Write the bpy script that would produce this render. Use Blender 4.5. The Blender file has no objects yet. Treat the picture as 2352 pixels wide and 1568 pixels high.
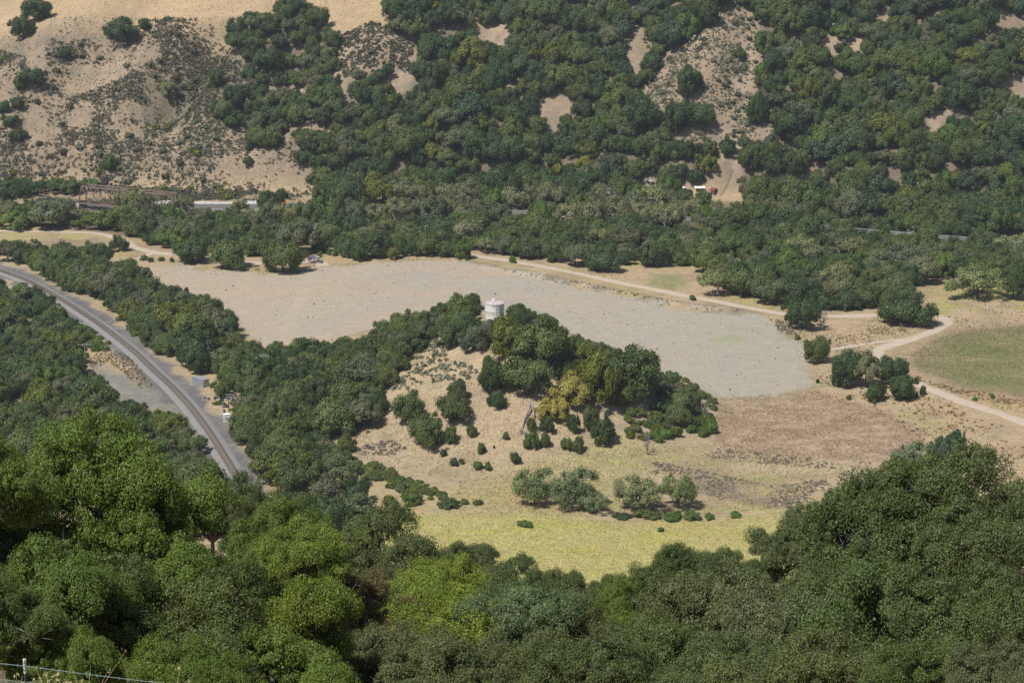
import bpy, math, random
import numpy as np

# ------------------------------------------------------------------ camera, sky, sun, exposure
SC = bpy.context.scene
COL = SC.collection
CAM_Z, PITCH = 195.0, math.radians(15.5)
cam = bpy.data.cameras.new('camera')
cam.lens, cam.sensor_width = 70.0, 36.0
cam.clip_start, cam.clip_end = 0.5, 6000.0
camo = bpy.data.objects.new('camera', cam)
COL.objects.link(camo)
camo.location = (0, 0, CAM_Z)
camo.rotation_euler = (math.pi / 2 - PITCH, 0, 0)
SC.camera = camo

SUN_EL, SUN_AZ = math.radians(57), math.radians(226)     # azimuth clockwise from +Y: behind the camera, to its left
sd = np.array([math.sin(SUN_AZ) * math.cos(SUN_EL), math.cos(SUN_AZ) * math.cos(SUN_EL), math.sin(SUN_EL)])
world = bpy.data.worlds.new('World'); SC.world = world; world.use_nodes = True
nt = world.node_tree; nt.nodes.clear()
sky = nt.nodes.new('ShaderNodeTexSky'); sky.sky_type = 'NISHITA'; sky.sun_disc = False
sky.sun_elevation = SUN_EL; sky.sun_rotation = SUN_AZ; sky.altitude = 200; sky.dust_density = 1.0
bg = nt.nodes.new('ShaderNodeBackground'); bg.inputs['Strength'].default_value = 0.075
wo = nt.nodes.new('ShaderNodeOutputWorld')
nt.links.new(sky.outputs[0], bg.inputs[0]); nt.links.new(bg.outputs[0], wo.inputs[0])
sun = bpy.data.lights.new('sun', 'SUN'); sun.energy = 4.8; sun.angle = math.radians(0.53); sun.color = (1.0, 0.975, 0.93)
suno = bpy.data.objects.new('sun', sun); COL.objects.link(suno)
from mathutils import Vector
suno.rotation_euler = Vector(sd).to_track_quat('Z', 'Y').to_euler()
suno.location = (0, 300, 600)
SC.view_settings.view_transform = 'Standard'; SC.view_settings.look = 'None'
SC.view_settings.gamma = 1.0; SC.view_settings.use_curve_mapping = False
SC.view_settings.exposure = 0.2
SC.cycles.max_bounces = 5; SC.cycles.diffuse_bounces = 3; SC.cycles.glossy_bounces = 2
SC.cycles.transmission_bounces = 3; SC.cycles.transparent_max_bounces = 4; SC.cycles.volume_bounces = 0
SC.cycles.use_denoising = False

# ------------------------------------------------------------------ picture <-> place
FF = 4573.0; CU, CV = 1176.0, 784.0          # focal length and centre, in a 2352 x 1568 reading of the photograph
FWD = np.array([0, math.cos(PITCH), -math.sin(PITCH)]); UPV = np.array([0, math.sin(PITCH), math.cos(PITCH)])

def ray(u, v):
    d = FWD + np.array([1, 0, 0]) * (u - CU) / FF - UPV * (v - CV) / FF
    return d / np.linalg.norm(d)

def proj(x, y, z):
    x, y, z = np.asarray(x, float), np.asarray(y, float), np.asarray(z, float) - CAM_Z
    dep = y * FWD[1] + z * FWD[2]
    up = y * UPV[1] + z * UPV[2]
    dep = np.maximum(dep, 0.1)
    return CU + x / dep * FF, CV - up / dep * FF

def flat(u, v, z=0.0):
    d = ray(u, v); s = (z - CAM_Z) / d[2]
    return np.array([d[0] * s, d[1] * s])

# ------------------------------------------------------------------ noise
_P = np.random.RandomState(7).rand(256, 256)

def vn(x, y, off=0):
    x = np.asarray(x, float) + off * 17.31; y = np.asarray(y, float) + off * 5.77
    xi, yi = np.floor(x), np.floor(y)
    fx, fy = x - xi, y - yi
    fx = fx * fx * (3 - 2 * fx); fy = fy * fy * (3 - 2 * fy)
    xi = xi.astype(int); yi = yi.astype(int)
    a = _P[xi & 255, yi & 255]; b = _P[(xi + 1) & 255, yi & 255]
    c = _P[xi & 255, (yi + 1) & 255]; d = _P[(xi + 1) & 255, (yi + 1) & 255]
    return (a * (1 - fx) + b * fx) * (1 - fy) + (c * (1 - fx) + d * fx) * fy - 0.5

def fbm(x, y, s, octv=4, off=0):
    t = 0; a = 1.0
    for k in range(octv):
        t = t + a * vn(x / s, y / s, off + k); a *= 0.5; s *= 0.5
    return t

def sstep(a, b, x):
    t = np.clip((x - a) / (b - a), 0, 1); return t * t * (3 - 2 * t)

def inpoly(px, py, poly):
    px = np.asarray(px, float); py = np.asarray(py, float)
    r = np.zeros(px.shape, bool); n = len(poly)
    for i in range(n):
        x0, y0 = poly[i]; x1, y1 = poly[(i + 1) % n]
        if y0 == y1: continue
        c = ((y0 > py) != (y1 > py)) & (px < (x1 - x0) * (py - y0) / (y1 - y0) + x0)
        r ^= c
    return r

def segdist(px, py, pts, closed=False):
    d = np.full(np.shape(px), 1e9)
    n = len(pts)
    for i in range(n if closed else n - 1):
        ax, ay = pts[i]; bx, by = pts[(i + 1) % n]
        vx, vy = bx - ax, by - ay; L = vx * vx + vy * vy + 1e-9
        t = np.clip(((px - ax) * vx + (py - ay) * vy) / L, 0, 1)
        d = np.minimum(d, np.hypot(px - ax - t * vx, py - ay - t * vy))
    return d

def sdpoly(px, py, poly):
    d = segdist(px, py, poly, True)
    return np.where(inpoly(px, py, poly), d, -d)

def smooth_path(pts, step=4.0):
    P = np.array(pts, float); out = []
    for i in range(len(P) - 1):
        p0 = P[max(i - 1, 0)]; p1 = P[i]; p2 = P[i + 1]; p3 = P[min(i + 2, len(P) - 1)]
        n = max(2, int(np.linalg.norm(p2 - p1) / step))
        for k in range(n):
            t = k / n
            out.append(0.5 * ((2 * p1) + (-p0 + p2) * t + (2 * p0 - 5 * p1 + 4 * p2 - p3) * t * t + (-p0 + 3 * p1 - 3 * p2 + p3) * t ** 3))
    out.append(P[-1])
    return np.array(out)

# ------------------------------------------------------------------ the lie of the land
RAIL = smooth_path([flat(u, v) for u, v in [(-160, 560), (-60, 597), (0, 622), (60, 645), (120, 677), (160, 701), (230, 747), (300, 802),
        (350, 850), (400, 897), (440, 941), (480, 995), (510, 1042), (535, 1083), (556, 1120), (580, 1165), (610, 1225), (640, 1290)]], 4.0)
HWY = smooth_path([flat(u, v, 3) for u, v in [(-300, 477), (0, 476), (180, 476), (360, 475), (520, 476), (690, 474), (900, 478), (1190, 490),
        (1500, 502), (1800, 518), (2080, 541), (2352, 562), (2700, 590)]], 6.0)

def hill_base(x):
    return 978 - 0.10 * np.clip(x, -400, 400) + 6 * np.sin(x / 60.0)

def hgt(x, y):
    x = np.asarray(x, float); y = np.asarray(y, float)
    val = 0.5 * fbm(x, y, 60, 3, 3)
    # a creek bed between the field and the highway
    cy = 925 - 0.10 * x + 8 * np.sin(x / 45.0)
    val = val - 5.0 * np.exp(-((y - cy) / 13.0) ** 2)
    # highway bench
    hy = np.interp(x, HWY[:, 0], HWY[:, 1])
    b = np.exp(-(np.maximum(np.abs(y - hy) - 8.0, 0) / 5.0) ** 2)
    val = val * (1 - b) + 3.0 * b
    # far hillside
    t = np.maximum(y - hill_base(x), 0)
    xs = x - 0.36 * t
    brk = 104 + 40 * sstep(-40, 60, x) + 10 * vn(x / 60, 0 * x, 4)
    prof = 0.62 * np.minimum(t, brk) + 0.33 * np.maximum(t - brk, 0) + 7 * sstep(0, 14, t)
    grow = sstep(5, 60, t) * (1 - 0.55 * sstep(brk - 5, brk + 30, t))
    gul = 9.0 * np.sin(xs / 15.5 + 1.2 + 1.8 * vn(xs / 60, 0 * xs, 9)) * 0.55 + 10 * vn(xs / 42, t / 300, 12) + 7 * vn(xs / 18, t / 90, 15)
    bowl = -19 * np.exp(-((xs + 196) / 15.0) ** 2) * sstep(20, 60, t) * (1 - sstep(brk - 6, brk + 6, t))
    spur = 8 * np.exp(-((xs - 78) / 20.0) ** 2) * sstep(8, 60, t)
    hill = prof + grow * gul * (0.85 + 0.25 * sstep(-100, 60, x)) + bowl + spur + 2.4 * fbm(x, y, 16, 4, 21) * sstep(0, 20, t)
    h = np.where(t > 0, np.maximum(val, 3.0 * b) * (1 - sstep(0, 12, t)) + hill, val)
    # the knoll with the water tank
    kx, ky = x + 3, y - 640 + 0.22 * (x + 3)
    ky = np.where(ky < 0, ky / 88.0, ky / 46.0)
    k = 1 - np.sqrt((kx / 76.0) ** 2 + ky ** 2 + 1e-6)
    kn = 25.0 * sstep(-0.02, 0.95, k)
    h = h + kn * (1 + 0.10 * fbm(x, y, 30, 3, 31)) + 0.35 * fbm(x, y, 7, 2, 33) * sstep(0, 0.2, k)
    # berm between gravel field and dirt road
    h = h + 1.1 * np.exp(-(segdist(x, y, BERM) / 2.6) ** 2) * (0.8 + 0.8 * vn(x / 7, y / 7, 35))
    # the slope under the camera
    toe = 452 + 60 * sstep(-40, -150, x)
    y2 = np.maximum(y, -60)
    near = np.where(y2 < 25, 193.3 - 0.43 * y2, np.where(y2 < 80, 182.55 - 0.50 * (y2 - 25), 155.05 * (1 - (y2 - 80) / (toe - 80))))
    near = near + 0.7 * fbm(x, y, 22, 3, 41) * sstep(28, 60, y) + 0.10 * fbm(x, y, 3, 2, 43) * (y < 90)
    near = near - 0.2 * np.clip(x + 5.6, -6, 8) * np.exp(-(np.maximum(y, 0) / 45) ** 2)
    d = near - h
    return np.where(d > 6, near, np.where(d < -6, h, h + (d + 6) ** 2 / 24.0))

BERM = [tuple(flat(u, v)) for u, v in [(1110, 612), (1230, 632), (1340, 655), (1440, 675), (1540, 695), (1620, 706), (1700, 714)]]

def hit(u, v):
    d = ray(u, v)
    s = np.arange(12, 1700, 1.5)
    P = d[None, :] * s[:, None]
    dz = P[:, 2] + CAM_Z - hgt(P[:, 0], P[:, 1])
    i = np.argmax(dz < 0)
    if dz[i] >= 0: i = len(s) - 1
    a, b = s[max(i - 1, 0)], s[i]
    for _ in range(12):
        m = (a + b) / 2; p = d * m
        if p[2] + CAM_Z < hgt(p[0], p[1]): b = m
        else: a = m
    p = d * b
    return np.array([p[0], p[1], float(hgt(p[0], p[1]))])

# ------------------------------------------------------------------ materials
MATS = {}
def mat(name, rough=0.8, spec=0.2):
    m = bpy.data.materials.new(name); m.use_nodes = True
    n = m.node_tree; p = n.nodes['Principled BSDF']
    p.inputs['Roughness'].default_value = rough
    p.inputs['Specular IOR Level'].default_value = spec
    MATS[name] = m
    return m, n, p

def N(n, t, **kw):
    o = n.nodes.new(t)
    for k, v in kw.items():
        if k in o.inputs: o.inputs[k].default_value = v
        else: setattr(o, k, v)
    return o

def mix(n, a, b, fac, mode='MIX'):
    m = n.nodes.new('ShaderNodeMix'); m.data_type = 'RGBA'; m.blend_type = mode
    for i, s in ((0, fac), (6, a), (7, b)):
        if hasattr(s, 'is_output') or hasattr(s, 'links'): n.links.new(s, m.inputs[i])
        else: m.inputs[i].default_value = s if i == 0 else (*s, 1) if len(s) == 3 else s
    return m.outputs[2]

def ramp(n, src, a, b, lo=0.0, hi=1.0):
    r = n.nodes.new('ShaderNodeMapRange'); r.inputs[1].default_value = a; r.inputs[2].default_value = b
    r.inputs[3].default_value = lo; r.inputs[4].default_value = hi
    n.links.new(src, r.inputs[0]); return r.outputs[0]

def noise(n, scale, detail=3, vec=None, rough=0.6, stretch=None):
    t = N(n, 'ShaderNodeTexNoise'); t.inputs['Scale'].default_value = scale
    t.inputs['Detail'].default_value = detail; t.inputs['Roughness'].default_value = rough
    if vec is None:
        g = N(n, 'ShaderNodeNewGeometry'); vec = g.outputs['Position']
    if stretch:
        mp = N(n, 'ShaderNodeMapping'); mp.inputs['Scale'].default_value = stretch
        n.links.new(vec, mp.inputs[0]); vec = mp.outputs[0]
    n.links.new(vec, t.inputs['Vector']); return t.outputs['Fac']

def bump(n, p, h, strength, dist):
    b = N(n, 'ShaderNodeBump'); b.inputs['Strength'].default_value = strength; b.inputs['Distance'].default_value = dist
    n.links.new(h, b.inputs['Height']); n.links.new(b.outputs[0], p.inputs['Normal'])

def simple(name, col, rough=0.7, var=0.25, scale=3.0, col2=None, spec=0.2, metal=0.0, vec='obj'):
    m, n, p = mat(name, rough, spec); p.inputs['Metallic'].default_value = metal
    if vec == 'obj':
        tc = N(n, 'ShaderNodeTexCoord'); v = tc.outputs['Object']
    else: v = None
    f = noise(n, scale, 5, v, 0.65)
    c2 = col2 or tuple(c * (1 - var) for c in col)
    c = mix(n, col, c2, ramp(n, f, 0.35, 0.65))
    n.links.new(c, p.inputs['Base Color']); return m

# ground: the land's own colours sit on the mesh, fine grain comes from noise
def ground_mat():
    m, n, p = mat('ground_cover', 0.95, 0.05)
    a = N(n, 'ShaderNodeVertexColor'); a.layer_name = 'cover'
    w = N(n, 'ShaderNodeAttribute'); w.attribute_name = 'grain'
    f1 = noise(n, 0.9, 6, None, 0.75); f2 = noise(n, 0.16, 5, None, 0.7); f3 = noise(n, 0.30, 6, None, 0.8, (0.7, 1.0, 1.0))
    g1 = ramp(n, f1, 0.3, 0.7, 0.55, 1.42)
    g3 = ramp(n, f3, 0.36, 0.64, 0.72, 1.25)
    mg = N(n, 'ShaderNodeMath', operation='MULTIPLY'); n.links.new(g1, mg.inputs[0]); n.links.new(g3, mg.inputs[1])
    one = N(n, 'ShaderNodeMix'); n.links.new(w.outputs['Fac'], one.inputs[0]); one.inputs[2].default_value = 1.0; n.links.new(mg.outputs[0], one.inputs[3])
    cmb = N(n, 'ShaderNodeCombineColor')
    for i in range(3): n.links.new(one.outputs[0], cmb.inputs[i])
    c = mix(n, a.outputs['Color'], cmb.outputs[0], 1.0, 'MULTIPLY')
    hs = mix(n, c, (0.80, 0.86, 0.98), ramp(n, f2, 0.5, 0.75, 0, 0.55), 'MULTIPLY')
    n.links.new(hs, p.inputs['Base Color'])
    bump(n, p, f1, 0.7, 0.5)
    return m
ground_mat()

def leaf_mat(name, transl=0.28, rough=0.5, spec=0.3):
    m, n, p = mat(name, rough, spec)
    oi = N(n, 'ShaderNodeObjectInfo'); at = N(n, 'ShaderNodeAttribute'); at.attribute_name = 'tint'
    c = mix(n, oi.outputs['Color'], (0, 0, 0), 0.0)
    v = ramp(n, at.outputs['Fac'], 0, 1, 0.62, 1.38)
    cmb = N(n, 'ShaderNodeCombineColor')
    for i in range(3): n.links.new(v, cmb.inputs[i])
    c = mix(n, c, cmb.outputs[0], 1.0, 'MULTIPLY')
    old = ramp(n, at.outputs['Fac'], 0.975, 0.985, 0, 0.7)
    c = mix(n, c, (0.20, 0.13, 0.05), old)
    n.links.new(c, p.inputs['Base Color'])
    tr = N(n, 'ShaderNodeBsdfTranslucent')
    ct = mix(n, c, (1.5, 1.6, 0.6), 1.0, 'MULTIPLY'); n.links.new(ct, tr.inputs[0])
    ms = N(n, 'ShaderNodeMixShader'); ms.inputs[0].default_value = transl
    n.links.new(p.outputs[0], ms.inputs[1]); n.links.new(tr.outputs[0], ms.inputs[2])
    n.links.new(ms.outputs[0], n.nodes['Material Output'].inputs[0])
    return m
leaf_mat('leaf_green'); leaf_mat('leaf_glossy', 0.25, 0.5, 0.3); leaf_mat('leaf_scrub', 0.12, 0.8, 0.1)
simple('bark_grey', (0.13, 0.11, 0.09), 0.9, 0.5, 6)
simple('bark_pale', (0.60, 0.56, 0.49), 0.85, 0.5, 3)
simple('dead_wood', (0.30, 0.27, 0.24), 0.9, 0.35, 5)

# ------------------------------------------------------------------ object helpers
def mesh(name, verts, faces, mats, smooth=False, attrs=None):
    me = bpy.data.meshes.new(name)
    v = np.asarray(verts, np.float32)
    if isinstance(faces, np.ndarray):
        nf, k = faces.shape
        me.vertices.add(len(v)); me.vertices.foreach_set('co', v.ravel())
        me.loops.add(nf * k); me.loops.foreach_set('vertex_index', faces.astype(np.int32).ravel())
        me.polygons.add(nf); me.polygons.foreach_set('loop_start', np.arange(nf, dtype=np.int32) * k)
        me.update(calc_edges=True)
    else:
        me.from_pydata([tuple(map(float, q)) for q in v], [], faces)
    for m in (mats if isinstance(mats, (list, tuple)) else [mats]):
        me.materials.append(MATS[m])
    if smooth: me.polygons.foreach_set('use_smooth', np.ones(len(me.polygons), bool))
    for k, val in (attrs or {}).items():
        val = np.asarray(val, np.float32)
        if val.ndim == 1:
            a = me.attributes.new(k, 'FLOAT', 'POINT'); a.data.foreach_set('value', val)
        else:
            a = me.color_attributes.new(k, 'FLOAT_COLOR', 'POINT')
            a.data.foreach_set('color', np.concatenate([val, np.ones((len(val), 1), np.float32)], 1).ravel())
    me.validate() if not isinstance(faces, np.ndarray) else None
    return me

def link(name, data, parent=None, loc=None, rot=None, scale=None, label=None, cat=None, group=None, kind=None):
    o = bpy.data.objects.new(name, data); COL.objects.link(o)
    if parent is not None: o.parent = parent
    if loc is not None: o.location = [float(q) for q in loc]
    if rot is not None: o.rotation_euler = rot
    if scale is not None: o.scale = scale
    if label: o['label'] = label
    if cat: o['category'] = cat
    if group: o['group'] = group
    if kind: o['kind'] = kind
    if data is None: o.empty_display_size = 0.2
    return o

class MB:
    def __init__(s): s.v = []; s.f = []; s.mi = []
    def add(s, vs, fs, m=0):
        o = len(s.v); s.v += [tuple(map(float, q)) for q in vs]; s.f += [tuple(i + o for i in f) for f in fs]; s.mi += [m] * len(fs)
    def box(s, c, size, rz=0.0, m=0, taper=1.0):
        x, y, z = [q / 2 for q in size]; ca, sa = math.cos(rz), math.sin(rz)
        vs = []
        for k, (i, j) in [(k, ij) for k in (-1, 1) for ij in ((-1, -1), (1, -1), (1, 1), (-1, 1))]:
            t = taper if k > 0 else 1.0
            px, py = i * x * t, j * y * t
            vs.append((c[0] + px * ca - py * sa, c[1] + px * sa + py * ca, c[2] + k * z))
        s.add(vs, [(3, 2, 1, 0), (4, 5, 6, 7), (0, 1, 5, 4), (1, 2, 6, 5), (2, 3, 7, 6), (3, 0, 4, 7)], m)
    def beam(s, a, b, w, h=None, m=0):
        a, b = np.array(a, float), np.array(b, float); h = h or w
        d = b - a; L = np.linalg.norm(d); d = d / L
        up = np.array([0, 0, 1.0]) if abs(d[2]) < 0.95 else np.array([0, 1.0, 0])
        r = np.cross(d, up); r /= np.linalg.norm(r); q = np.cross(r, d)
        vs = [p + r * i * w / 2 + q * j * h / 2 for p in (a, b) for i, j in ((-1, -1), (1, -1), (1, 1), (-1, 1))]
        s.add(vs, [(0, 1, 2, 3), (7, 6, 5, 4), (0, 4, 5, 1), (1, 5, 6, 2), (2, 6, 7, 3), (3, 7, 4, 0)], m)
    def tube(s, pts, rad, n=6, m=0, cap=True):
        P = np.array(pts, float); rad = np.broadcast_to(np.array(rad, float), (len(P),))
        o = len(s.v); vs = []
        for i in range(len(P)):
            d = P[min(i + 1, len(P) - 1)] - P[max(i - 1, 0)]; d /= np.linalg.norm(d) + 1e-9
            up = np.array([0, 0, 1.0]) if abs(d[2]) < 0.9 else np.array([1.0, 0, 0])
            r = np.cross(d, up); r /= np.linalg.norm(r); q = np.cross(r, d)
            for k in range(n):
                a = 2 * math.pi * k / n; vs.append(P[i] + (r * math.cos(a) + q * math.sin(a)) * rad[i])
        fs = [(i * n + k, i * n + (k + 1) % n, (i + 1) * n + (k + 1) % n, (i + 1) * n + k) for i in range(len(P) - 1) for k in range(n)]
        if cap: fs += [tuple(range(n - 1, -1, -1)), tuple((len(P) - 1) * n + k for k in range(n))]
        s.add(vs, fs, m)
    def lathe(s, prof, n=16, c=(0, 0, 0), m=0):
        vs = [(c[0] + r * math.cos(2 * math.pi * k / n), c[1] + r * math.sin(2 * math.pi * k / n), c[2] + z) for r, z in prof for k in range(n)]
        fs = [(i * n + k, i * n + (k + 1) % n, (i + 1) * n + (k + 1) % n, (i + 1) * n + k) for i in range(len(prof) - 1) for k in range(n)]
        s.add(vs, fs, m)
    def data(s, name, mats, smooth=False):
        me = mesh(name, s.v, s.f, mats, smooth)
        if isinstance(mats, (list, tuple)) and len(mats) > 1: me.polygons.foreach_set('material_index', s.mi)
        return me
    def build(s, name, mats, parent=None, smooth=False, **kw):
        return link(name, s.data(name, mats, smooth), parent, **kw)

# ------------------------------------------------------------------ ground zones (world polygons)
def zone(pts): return [tuple(flat(u, v)) for u, v in pts]
GRAVEL = zone([(338, 626), (360, 614), (400, 608), (450, 616), (500, 622), (545, 617), (600, 627), (690, 626), (740, 612), (800, 609), (900, 602), (1010, 598),
    (1080, 603), (1180, 622), (1300, 652), (1400, 674), (1500, 696), (1560, 709), (1640, 717), (1720, 722), (1765, 726), (1775, 748), (1800, 772), (1850, 792),
    (1852, 832), (1868, 866), (1886, 882), (1860, 896), (1780, 908), (1640, 911), (1590, 890), (1500, 858), (1300, 800), (1050, 740), (930, 740),
    (760, 775), (690, 785), (600, 800), (560, 760), (490, 705), (400, 660)])
PATHD = zone([(600, 800), (690, 775), (760, 770), (760, 810), (690, 800), (600, 815)])
BROWN = zone([(1642, 915), (1780, 912), (1870, 898), (1930, 905), (2010, 935), (2110, 990), (2125, 1012), (2100, 1035), (2000, 1062), (1850, 1055), (1650, 1030)])
GREEN = zone([(2092, 815), (2140, 782), (2230, 760), (2360, 748), (2460, 745), (2460, 905), (2352, 905), (2250, 893), (2180, 882), (2108, 850)])
YEL1 = zone([(800, 1225), (940, 1180), (1200, 1184), (1420, 1196), (1650, 1192), (1820, 1170), (2000, 1170), (2000, 1330), (1650, 1360), (1200, 1370), (900, 1330)])
YEL2 = zone([(930, 1165), (1060, 1120), (1180, 1085), (1290, 1050), (1420, 1030), (1540, 1025), (1560, 1070), (1450, 1100), (1420, 1150), (1200, 1160), (1050, 1180)])
MID = zone([(1050, 1130), (1180, 1088), (1300, 1050), (1440, 1020), (1640, 1020), (1800, 1058), (2000, 1075), (2000, 1165), (1800, 1175), (1400, 1195), (1150, 1180)])
PURP = zone([(1600, 1095), (1700, 1105), (1780, 1125), (1900, 1115), (1900, 1160), (1760, 1160), (1680, 1140), (1600, 1130)])
YEL3 = zone([(-60, 530), (60, 530), (200, 534), (235, 545), (150, 552), (40, 556), (-60, 556)])
PURP2 = zone([(-40, 556), (150, 552), (235, 545), (250, 560), (180, 572), (-40, 570)])
YEL4 = zone([(2120, 690), (2200, 650), (2352, 640), (2400, 700), (2260, 725), (2150, 715)])
GREY = zone([(195, 835), (225, 830), (275, 858), (340, 890), (400, 930), (450, 985), (475, 1040), (400, 1020), (330, 970), (250, 910), (205, 870)])
WEED = zone([(1490, 625), (1570, 628), (1580, 655), (1530, 668), (1490, 650)])
ROADS = {
    'dirt_road': [[(1060, 583), (1110, 590), (1170, 598), (1300, 622), (1420, 648), (1550, 673), (1650, 692), (1750, 713), (1800, 721), (1900, 727), (2060, 722),
                   (2130, 722), (2168, 732), (2172, 745), (2140, 762), (2080, 782), (2020, 802), (2030, 830), (2080, 866), (2120, 886), (2200, 917), (2280, 944), (2352, 970), (2440, 1005)], 4.5],
    'dirt_track': [[(-60, 531), (100, 532), (220, 537), (270, 549), (310, 568), (350, 580), (410, 586), (480, 594), (570, 601), (650, 605), (725, 600), (745, 612)], 4.4],
    'side_track': [[(355, 580), (325, 592), (290, 606)], 3.4],
    'field_track': [[(2085, 778), (2010, 785), (1935, 797), (1880, 805)], 3.2],
}
for k in ROADS: ROADS[k][0] = smooth_path([flat(u, v) for u, v in ROADS[k][0]], 3.0)

CLEAR = [
 [(1085, 60), (1120, 48), (1172, 62), (1178, 85), (1150, 118), (1105, 102)], [(1238, 235), (1290, 208), (1318, 240), (1272, 305), (1245, 275)],
 [(1440, 48), (1490, 60), (1500, 100), (1480, 150), (1452, 195), (1436, 130)],
 [(1722, 0), (1690, 8), (1650, 30), (1590, 80), (1500, 160), (1478, 212), (1500, 255), (1540, 250), (1600, 290), (1560, 322), (1640, 330), (1720, 318), (1785, 312), (1782, 285), (1735, 250), (1745, 190), (1742, 110), (1738, 50)],
 [(1640, 326), (1700, 326), (1700, 400), (1712, 462), (1640, 462), (1640, 400)], [(2070, 305), (2170, 238), (2210, 240), (2205, 255), (2130, 308)], [(2285, 178), (2360, 178), (2360, 228), (2295, 212)],
 [(2285, 25), (2360, 25), (2360, 65), (2295, 62)], [(1895, 55), (1915, 50), (1930, 170), (1922, 260), (1905, 265), (1908, 160)], [(1525, 0), (1590, 0), (1570, 25), (1530, 20)],
 [(1825, 385), (1862, 385), (1860, 412), (1828, 412)], [(1480, 402), (1512, 402), (1512, 430), (1480, 430)], [(1556, 426), (1652, 426), (1652, 448), (1556, 448)], [(2020, 5), (2045, 5), (2040, 50), (2015, 48)],
 [(1150, 185), (1170, 185), (1165, 215), (1150, 210)], [(2165, 320), (2180, 330), (2170, 372), (2158, 360)], [(1945, 75), (1985, 90), (1975, 120), (1945, 100)]]
F1 = [(898, -30), (905, 30), (918, 62), (962, 92), (952, 132), (972, 190), (900, 218), (885, 250), (792, 252), (772, 302), (705, 330), (692, 362), (722, 402), (758, 425), (765, 448), (1000, 440), (1480, 440), (1650, 470), (1800, 460), (2100, 500), (2420, 530), (2420, -30)]
WOODS = [(F1, CLEAR), ([(532, 32), (600, 40), (650, 14), (702, 14), (742, 60), (768, 100), (766, 165), (700, 188), (640, 188), (618, 150), (560, 130), (530, 100)], []),
         ([(0, 470), (290, 470), (440, 480), (700, 470), (1000, 446), (1480, 448), (1780, 462), (2420, 540), (2420, 630), (2200, 615), (2070, 640), (2070, 690), (1990, 705), (1790, 675), (1650, 650), (1635, 600), (1380, 600), (1000, 570), (700, 565), (400, 570), (300, 550), (0, 515)], []),
         ([(-60, 655), (40, 672), (110, 705), (150, 715), (165, 740), (180, 820), (230, 900), (300, 940), (380, 935), (490, 1040), (540, 1110), (440, 1160), (-60, 1060)], [])]
# ------------------------------------------------------------------ terrain mesh, split by cover
def axis(*runs):
    a = []
    for lo, hi, st in runs: a += list(np.arange(lo, hi, st))
    return np.array(a)
gx = axis((-1500, -700, 200), (-700, -420, 40), (-420, -330, 10), (-330, 330, 1.8), (330, 420, 10), (420, 700, 40), (700, 1501, 200))
gy = axis((-400, -40, 60), (-40, 60, 1.5), (60, 470, 5), (470, 900, 1.7), (900, 1180, 2.2), (1180, 1400, 10), (1400, 3001, 200))
X, Y = np.meshgrid(gx, gy)
Z = hgt(X, Y)

def hm(x, y):
    i = np.clip(np.searchsorted(gx, x) - 1, 0, len(gx) - 2); j = np.clip(np.searchsorted(gy, y) - 1, 0, len(gy) - 2)
    tx = (x - gx[i]) / (gx[i + 1] - gx[i]); ty = (y - gy[j]) / (gy[j + 1] - gy[j])
    return (Z[j, i] * (1 - tx) + Z[j, i + 1] * tx) * (1 - ty) + (Z[j + 1, i] * (1 - tx) + Z[j + 1, i + 1] * tx) * ty

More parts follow.
